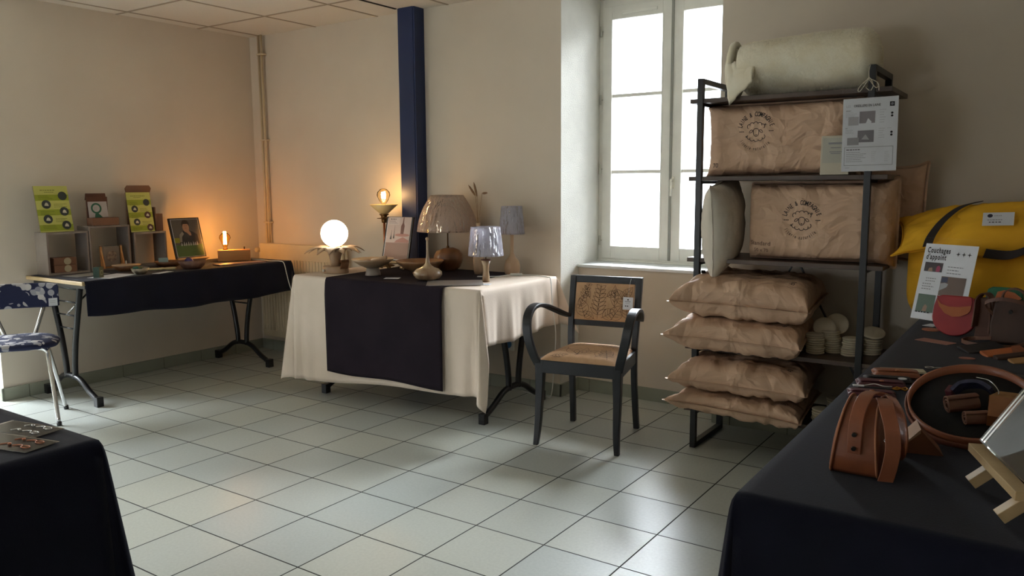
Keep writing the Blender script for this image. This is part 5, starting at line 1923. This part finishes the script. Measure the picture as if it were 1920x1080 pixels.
# card cases leaning on one another
def case(lab, x, y, w, d, h, rz, m, tilt=12, z=Z3, flap=None):
    t = thing('card_case', lab, 'leather case', (x, y, z+.004), rot=(R(tilt), R(-6), R(rz)))
    MB().box(-w/2, w/2, -d/2, d/2, 0, h, .003).build('body', m, t)
    if flap:
        MB().prism([(w*.12, -d/2-.001), (w/2, -d/2-.001), (w/2+.001, d/2+.001), (w*.3, d/2+.001)], h, h+.002).build('flap', flap, t)
    return t
case('black leather case, leftmost of the four overlapping cases', 3.365, .565, .125, .062, .010, 38, M_DARKL, 10)
case('orange leather case with an angled flap, second of the overlapping cases', 3.425, .525, .125, .042, .010, 36, M_ORANGE, 14, flap=M_LEATH)
case('dark brown narrow leather case between the orange and tan ones', 3.462, .490, .135, .024, .012, 36, mat('dark_brown_leather', (58, 38, 32), .5), 14)
case('tan leather case nearest the right edge of the photo', 3.495, .455, .115, .032, .008, 36, mat('sand_leather', (166, 124, 76), .6), 14)
bc = thing('black_belt_coil', 'coiled black leather belt with a small steel clasp behind the tray', 'belt', (3.44, .16, Z3), R(-6))
MB().tube(smooth_path([(-.08, .03, .006), (-.03, .035, .014), (.03, .02, .012), (.08, .0, .008)], 6), 1., flat=(.022, .006), up=(0, 1, .5)).build('belt', M_DARKL, bc)
MB().tube([(-.01, 0, .012), (-.003, .004, .022), (.004, 0, .02), (.0, -.004, .012)], .0015, 6, closed=True).build('clasp', M_CHROME, bc)
MB().box(.015, .06, -.03, .0, 0, .022, .003).build('belt_loop', M_DARKL, bc)

# red handbag with its brown strap
rb = thing('red_handbag', 'round red leather handbag with an orange flap patch and brown strap', 'handbag', (3.262, .800, Z3), R(-6))
def round_pts(w, h, n=30, flat_top=.18):
    pts = []
    for k in range(n+1):
        a = PI+PI*k/n
        pts.append((w/2*math.cos(a), h*.46+h*.46*math.sin(a)))
    pts += [(w/2*.96, h*.72), (w/2*.84, h*.95), (w/2*.6, h), (-w/2*.6, h), (-w/2*.84, h*.95), (-w/2*.96, h*.72)]
    return pts
TILT = Matrix.Rotation(R(-8), 4, 'X') @ Matrix(((1, 0, 0, 0), (0, 0, 1, 0), (0, 1, 0, 0), (0, 0, 0, 1)))
m_ = MB().prism(round_pts(.165, .165), -.016, .016, M4=TILT)
mod_bevel(m_.build('body', M_RED, rb), .004)
fl = MB().prism([(-.07, .160), (.060, .160), (.064, .135), (.055, .105), (.03, .085), (-.005, .080), (-.035, .095), (-.06, .125)], -.021, -.0165, M4=TILT)
mod_bevel(fl.build('flap', M_RED, rb), .001)
fp = MB().prism([(-.069, .150), (-.052, .128), (-.02, .118), (.02, .120), (.062, .128), (.060, .108), (.05, .095), (.025, .082), (-.005, .078), (-.035, .090), (-.058, .118)], -.0235, -.0212, M4=TILT)
fp.build('orange_patch', M_ORANGE, rb)
strap(rb, [(.080, -.018, .05), (.086, -.02, .12), (.088, -.01, .165), (.105, .02, .183), (.128, .02, .165), (.138, .005, .10), (.140, -.01, .03)], .05, .005, (.25, 1, 0), M_BROWN, nm='strap')
MB().prism([(.078, .0), (.142, .0), (.136, .165), (.09, .165)], .0, .03, M4=Matrix(((1, 0, 0, 0), (0, 0, 1, 0), (0, 1, 0, 0), (0, 0, 0, 1)))).build('side_gusset', M_BROWN, rb)

rb.scale = (.82, .82, .84)
gb_ = thing('green_handbag', 'green leather handbag with an orange round flap, between the brown straps', 'handbag', (3.400, .905, Z3), R(-4))
m_ = MB().prism(round_pts(.12, .165), -.016, .016, M4=TILT)
mod_bevel(m_.build('body', M_GREEN, gb_), .004)
MB().prism([(-.028, .118), (-.02, .148), (.0, .155), (.03, .148), (.052, .130), (.03, .108), (.0, .098)], -.026, -.017, M4=TILT).build('flap', M_ORANGE, gb_)
bb_ = thing('brown_handbag', 'dark brown boxy leather handbag with a looping strap', 'handbag', (3.435, .74, Z3), R(-6))
m_ = MB().prism([(-.055, 0), (.055, 0), (.06, .06), (.05, .13), (.035, .145), (-.035, .145), (-.05, .13), (-.06, .06)], -.04, .04, M4=TILT)
mod_bevel(m_.build('body', mat('umber_leather', (72, 46, 34), .6, c2=(62, 40, 30), nscale=12), bb_), .006)
strap(bb_, [(-.03, .0, .12), (-.03, .0, .165), (.0, .0, .182), (.03, .0, .165), (.03, .0, .12)], .028, .005, (0, 1, 0), M_BROWN, nm='handle')
strap(bb_, [(-.05, -.045, .10), (-.07, -.06, .135), (-.02, -.08, .155), (.05, -.07, .14), (.085, -.06, .10), (.08, -.07, .05), (.03, -.10, .012), (-.06, -.13, .008), (-.12, -.10, .010), (-.115, -.05, .012), (-.05, -.04, .02)], .012, .004, (0, .1, 1), M_BROWN, nm='shoulder_strap')
MB().tube([(0, -.044, .112), (0, -.052, .111)], .006, 14).build('snap', M_STEELG, bb_)
cb_ = thing('chestnut_handbag', 'chestnut leather handbag cut off by the right edge of the photo', 'handbag', (3.545, .66, Z3), R(-6))
m_ = MB().prism(round_pts(.14, .17), -.03, .03, M4=TILT)
mod_bevel(m_.build('body', mat('chestnut_leather', (104, 60, 38), .55), cb_), .004)
strap(cb_, [(-.05, 0, .15), (-.03, 0, .19), (.03, 0, .19), (.05, 0, .15)], .03, .004, (0, 1, 0), M_BROWN, nm='strap')

# brochure stand, lower right corner: pine easel with an acrylic holder facing the aisle
es = thing('brochure_easel', 'pine easel with a clear brochure holder at the bottom right corner', 'easel', (3.487, -.812, Z3))
dr = Vector((.085, -.235, 0)).normalized()     # direction of the lip along the table
nb_ = Vector((dr.y, -dr.x, 0))                 # towards the aisle
bk = -nb_
M_PINEB = wood('bright_pine', (206, 180, 138), (188, 160, 118), 6, (1, 1, .2))
def P(a, b, z):
    v = dr*a+bk*b
    return (v.x, v.y, z)
es_l = MB().tube([P(-.11, 0, .060), P(.125, 0, .060)], 1., flat=(.014, .034), up=(0, 0, 1)).build('lip', M_PINEB, es)
mod_bevel(es_l, .001)
for a in (-.068, .080):
    l = MB().tube([P(a, -.022, .009), P(a, .04, .062), P(a, .15, .20)], 1., flat=(.022, .018), up=tuple(dr)).build('easel_leg', M_PINEB, es)
    mod_bevel(l, .001)
    MB().tube([P(a, .11, .14), P(a, .20, .006)], 1., flat=(.018, .012), up=tuple(dr)).build('rear_leg', M_PINEB, es)
M4b = basis(P(-.105, .012, .070), tuple(dr), tuple(bk*.64+Vector((0, 0, 1))))
ah = MB().box(0, .225, 0, .30, .012, .0145)
ac_ = ah.build('acrylic_front', glassy('acrylic', gloss=.02, rough=.02, ior=1.45), es)
ac_.matrix_local = M4b
a2 = MB().box(0, .225, 0, .30, -.004, -.001).box(0, .225, -.003, .0, -.004, .0145).build('acrylic_back', MATS['acrylic'], es)
a2.matrix_local = M4b
br = MB().box(.006, .219, .001, .29, .001, .009)
bro = br.build('brochure_stack', mat('brochure_paper', (236, 236, 226), .4), es)
bro.matrix_local = M4b
prints(bro, [('lines', .02, .25, .16, 9, .022, .004, M_LGREY), ('rect', .02, .03, .18, .002, M_GREY)], z0=.0094)

# ---- yellow guest futon at the end of the table
yf = thing('folded_futon', 'mustard yellow folded futon with charcoal straps and a white label', 'futon', (3.33, 1.46, Z3))
a_ = pillow('folded_base', .66, .30, .15, .13, M_YELLOW, yf, seed=51, wr=.007, pinch=.0, pw=2.3, pe=.5, ears=-.03, seam=0, crease=.3)
a_.location = (.015, .02, .142)
a_.rotation_euler = (PI/2, 0, 0)
b_ = pillow('upper_fold', .46, .27, .075, .05, M_YELLOW, yf, seed=52, wr=.008, pinch=.06, pw=2.4, pe=.5, ears=.03, seam=.008, crease=.5)
b_.location = (-.118, .0, .338)
b_.rotation_euler = (R(28), R(-9), R(4))
c_ = pillow('front_fold', .50, .27, .090, .05, M_YELLOW, yf, seed=53, wr=.006, pinch=.0, pw=2.6, pe=.5, ears=-.02, seam=.003, crease=.4)
c_.location = (.075, -.06, .335)
c_.rotation_euler = (R(38), R(-4), R(-3))
for p, u_ in (([(-.225, -.15, .27), (-.21, -.165, .315), (-.175, -.13, .375), (-.125, -.05, .425), (-.07, .06, .445)], (1, .5, .2)), ([(-.02, -.215, .255), (.06, -.205, .250), (.12, -.20, .275), (.16, -.18, .30)], (.3, 0, 1))):
    strap(yf, p, .036, .003, u_, M_DKSTRAP, nm='strap')
lb = MB().box(-.052, .052, -.032, .032, 0, .0012).build('white_label', M_PAPER, yf)
lb.matrix_local = basis((.015, -.166, .384), (1, -.02, .04), (.05, .66, .75))
prints(lb, [('disc', -.028, .016, .009, mat('label_mark', (50, 44, 60), .6), ), ('lines', -.014, .014, .03, 1, .01, .003, M_GREY), ('lines', -.036, -.006, .07, 1, .01, .0022, M_INK), ('lines', -.03, -.018, .05, 1, .01, .004, M_INK)], z0=.0014)

cs = thing('guest_bed_sheet', 'white sheet headed Couchages propped before the yellow futon', 'sign')
cs.matrix_world = basis((3.082, 1.135, .7475), (.80, -.42, .0), (.16, .20, 1))
pl = MB().box(0, .21, 0, .297, -.001, 0).build('sheet', M_PAPER, cs)
prints(pl, [('text', .012, .262, .030, 'Couchages', {'bold': .026, 'xs': .60, 'spacing': 1.2}, M_INK), ('text', .012, .236, .030, "d'appoint", {'bold': .026, 'xs': .60, 'spacing': 1.2}, M_INK)]
       + [('poly', star4(x, .262, .0095), M_INK) for x in (.138, .160, .182)]
       + [('rect', .014, .188, .074, .036, mat('photo_dusk', (74, 62, 66), .6)), ('poly', [(.062, .189), (.078, .189), (.08, .205), (.072, .214), (.064, .208)], mat('photo_pink', (170, 60, 96), .6)), ('poly', [(.03, .189), (.05, .189), (.046, .204), (.034, .202)], mat('photo_tan', (160, 130, 110), .6)),
          ('lines', .108, .210, .075, 3, .012, .003, M_GREY),
          ('lines', .03, .160, .045, 2, .010, .003, M_GREY), ('lines', .020, .138, .058, 3, .010, .0032, M_GREY),
          ('rect', .092, .100, .098, .074, mat('photo_floor', (118, 98, 88), .6)), ('poly', [(.094, .15), (.12, .152), (.118, .172), (.094, .17)], mat('photo_blue', (70, 76, 100), .6)), ('poly', [(.093, .118), (.12, .134), (.124, .146), (.11, .15), (.093, .146)], mat('photo_bed', (170, 170, 176), .6)),
          ('rect', .014, .030, .072, .068, mat('photo_green', (92, 112, 98), .6)), ('poly', [(.04, .032), (.058, .032), (.06, .052), (.05, .060), (.044, .05)], MATS['photo_tan']), ('lines', .014, .026, .07, 1, .01, .004, M_INK)])
MB().box(-.003, .213, -.003, .320, .0016, .0020).build('plastic_pocket', M_CLEARP, cs)
lay('leaflet', 'small printed leaflet sticking out under the guest bed sheet', 'leaflet', [(-.018, -.03), (.02, -.028), (.02, .03), (-.018, .03)], .001, 3.172, .99, -20, M_PAPER)

# ================================================================== NEAR LEFT TABLE
t5 = folding_table('folding_table', 'folding table hidden under the dark cloth in the lower left corner', 1.30, .68, (1.535, -2.12, 0), PI/2, fx=(-.55, .50), yo=0)
lc = drape('tablecloth', M_NAVY, 1.165, 1.905, -2.82, -1.447, .7445, F=.5, Lh=.6, B=lambda u: .70, Rh=lambda u: .70,
           fins={(1, 1): ((.75, .5), R(9), .05), (-1, 1): ((-.7, .7), R(8), .05)}, shear=0, wave=lambda s, u, d: .012*math.sin(u*13+1)*d+.05*d)
tag(lc, 'dark navy cloth over the table in the lower left corner', 'tablecloth')
def earring_card(lab, cx, cy, w, h, rz, m, seed):
    t = thing('jewellery_card', lab, 'jewellery card', (cx, cy, .7475), R(rz))
    MB().box(-w/2, w/2, -h/2, h/2, 0, .0012).build('card', mat('ivory_card', (248, 243, 236), .5), t)
    MB().box(-w/2-.006, w/2+.006, -h/2-.003, h/2+.003, .0018, .0022).box(-w/2-.006, w/2-.03, -h/2-.003, h/2+.003, -.0006, -.0002).build('plastic_bag', glassy('bag_film', gloss=.0, rough=.15, ior=1.2), t)
    for k, oy in enumerate((-.016, .016)):
        e_ = MB()
        x0 = w/2-.062
        e_.tube(smooth_path([(x0, oy, .003), (x0+.018, oy+.006, .004), (x0+.030, oy, .004)], 5), .0012, 6)
        e_.tube([(x0+.038+.010*math.cos(a*PI/6), oy+.006*math.sin(a*PI/6), .004) for a in range(12)], .0013, 6, closed=True)
        e_.sphere((x0-.008, oy, .005), .004, 10, sz=.6)
        e_.tube(smooth_path([(x0-.03, oy-.004, .003), (x0-.016, oy+.008, .004), (x0-.008, oy, .004)], 4), .0012, 6)
        e_.build('earring', m, t)
    return t
earring_card('ivory card with silver earrings in a clear bag, the farther of two', 1.700, -1.500, .155, .062, 12, M_CHROME, 1)
earring_card('ivory card with copper earrings in a clear bag, nearest the cloth edge', 1.772, -1.562, .185, .070, 13, mat('copper_wire', (170, 110, 84), .3, .9), 2)
o = MB().tube(smooth_path([(1.30, -1.50, .752), (1.38, -1.452, .753), (1.46, -1.458, .752), (1.44, -1.53, .751)], 6), 1., flat=(.02, .008), up=(0, 0, 1)).build('ribbon', mat('white_ribbon', (206, 206, 214), .6))
tag(o, 'white ribbon end lying at the far edge of the near left table', 'ribbon')
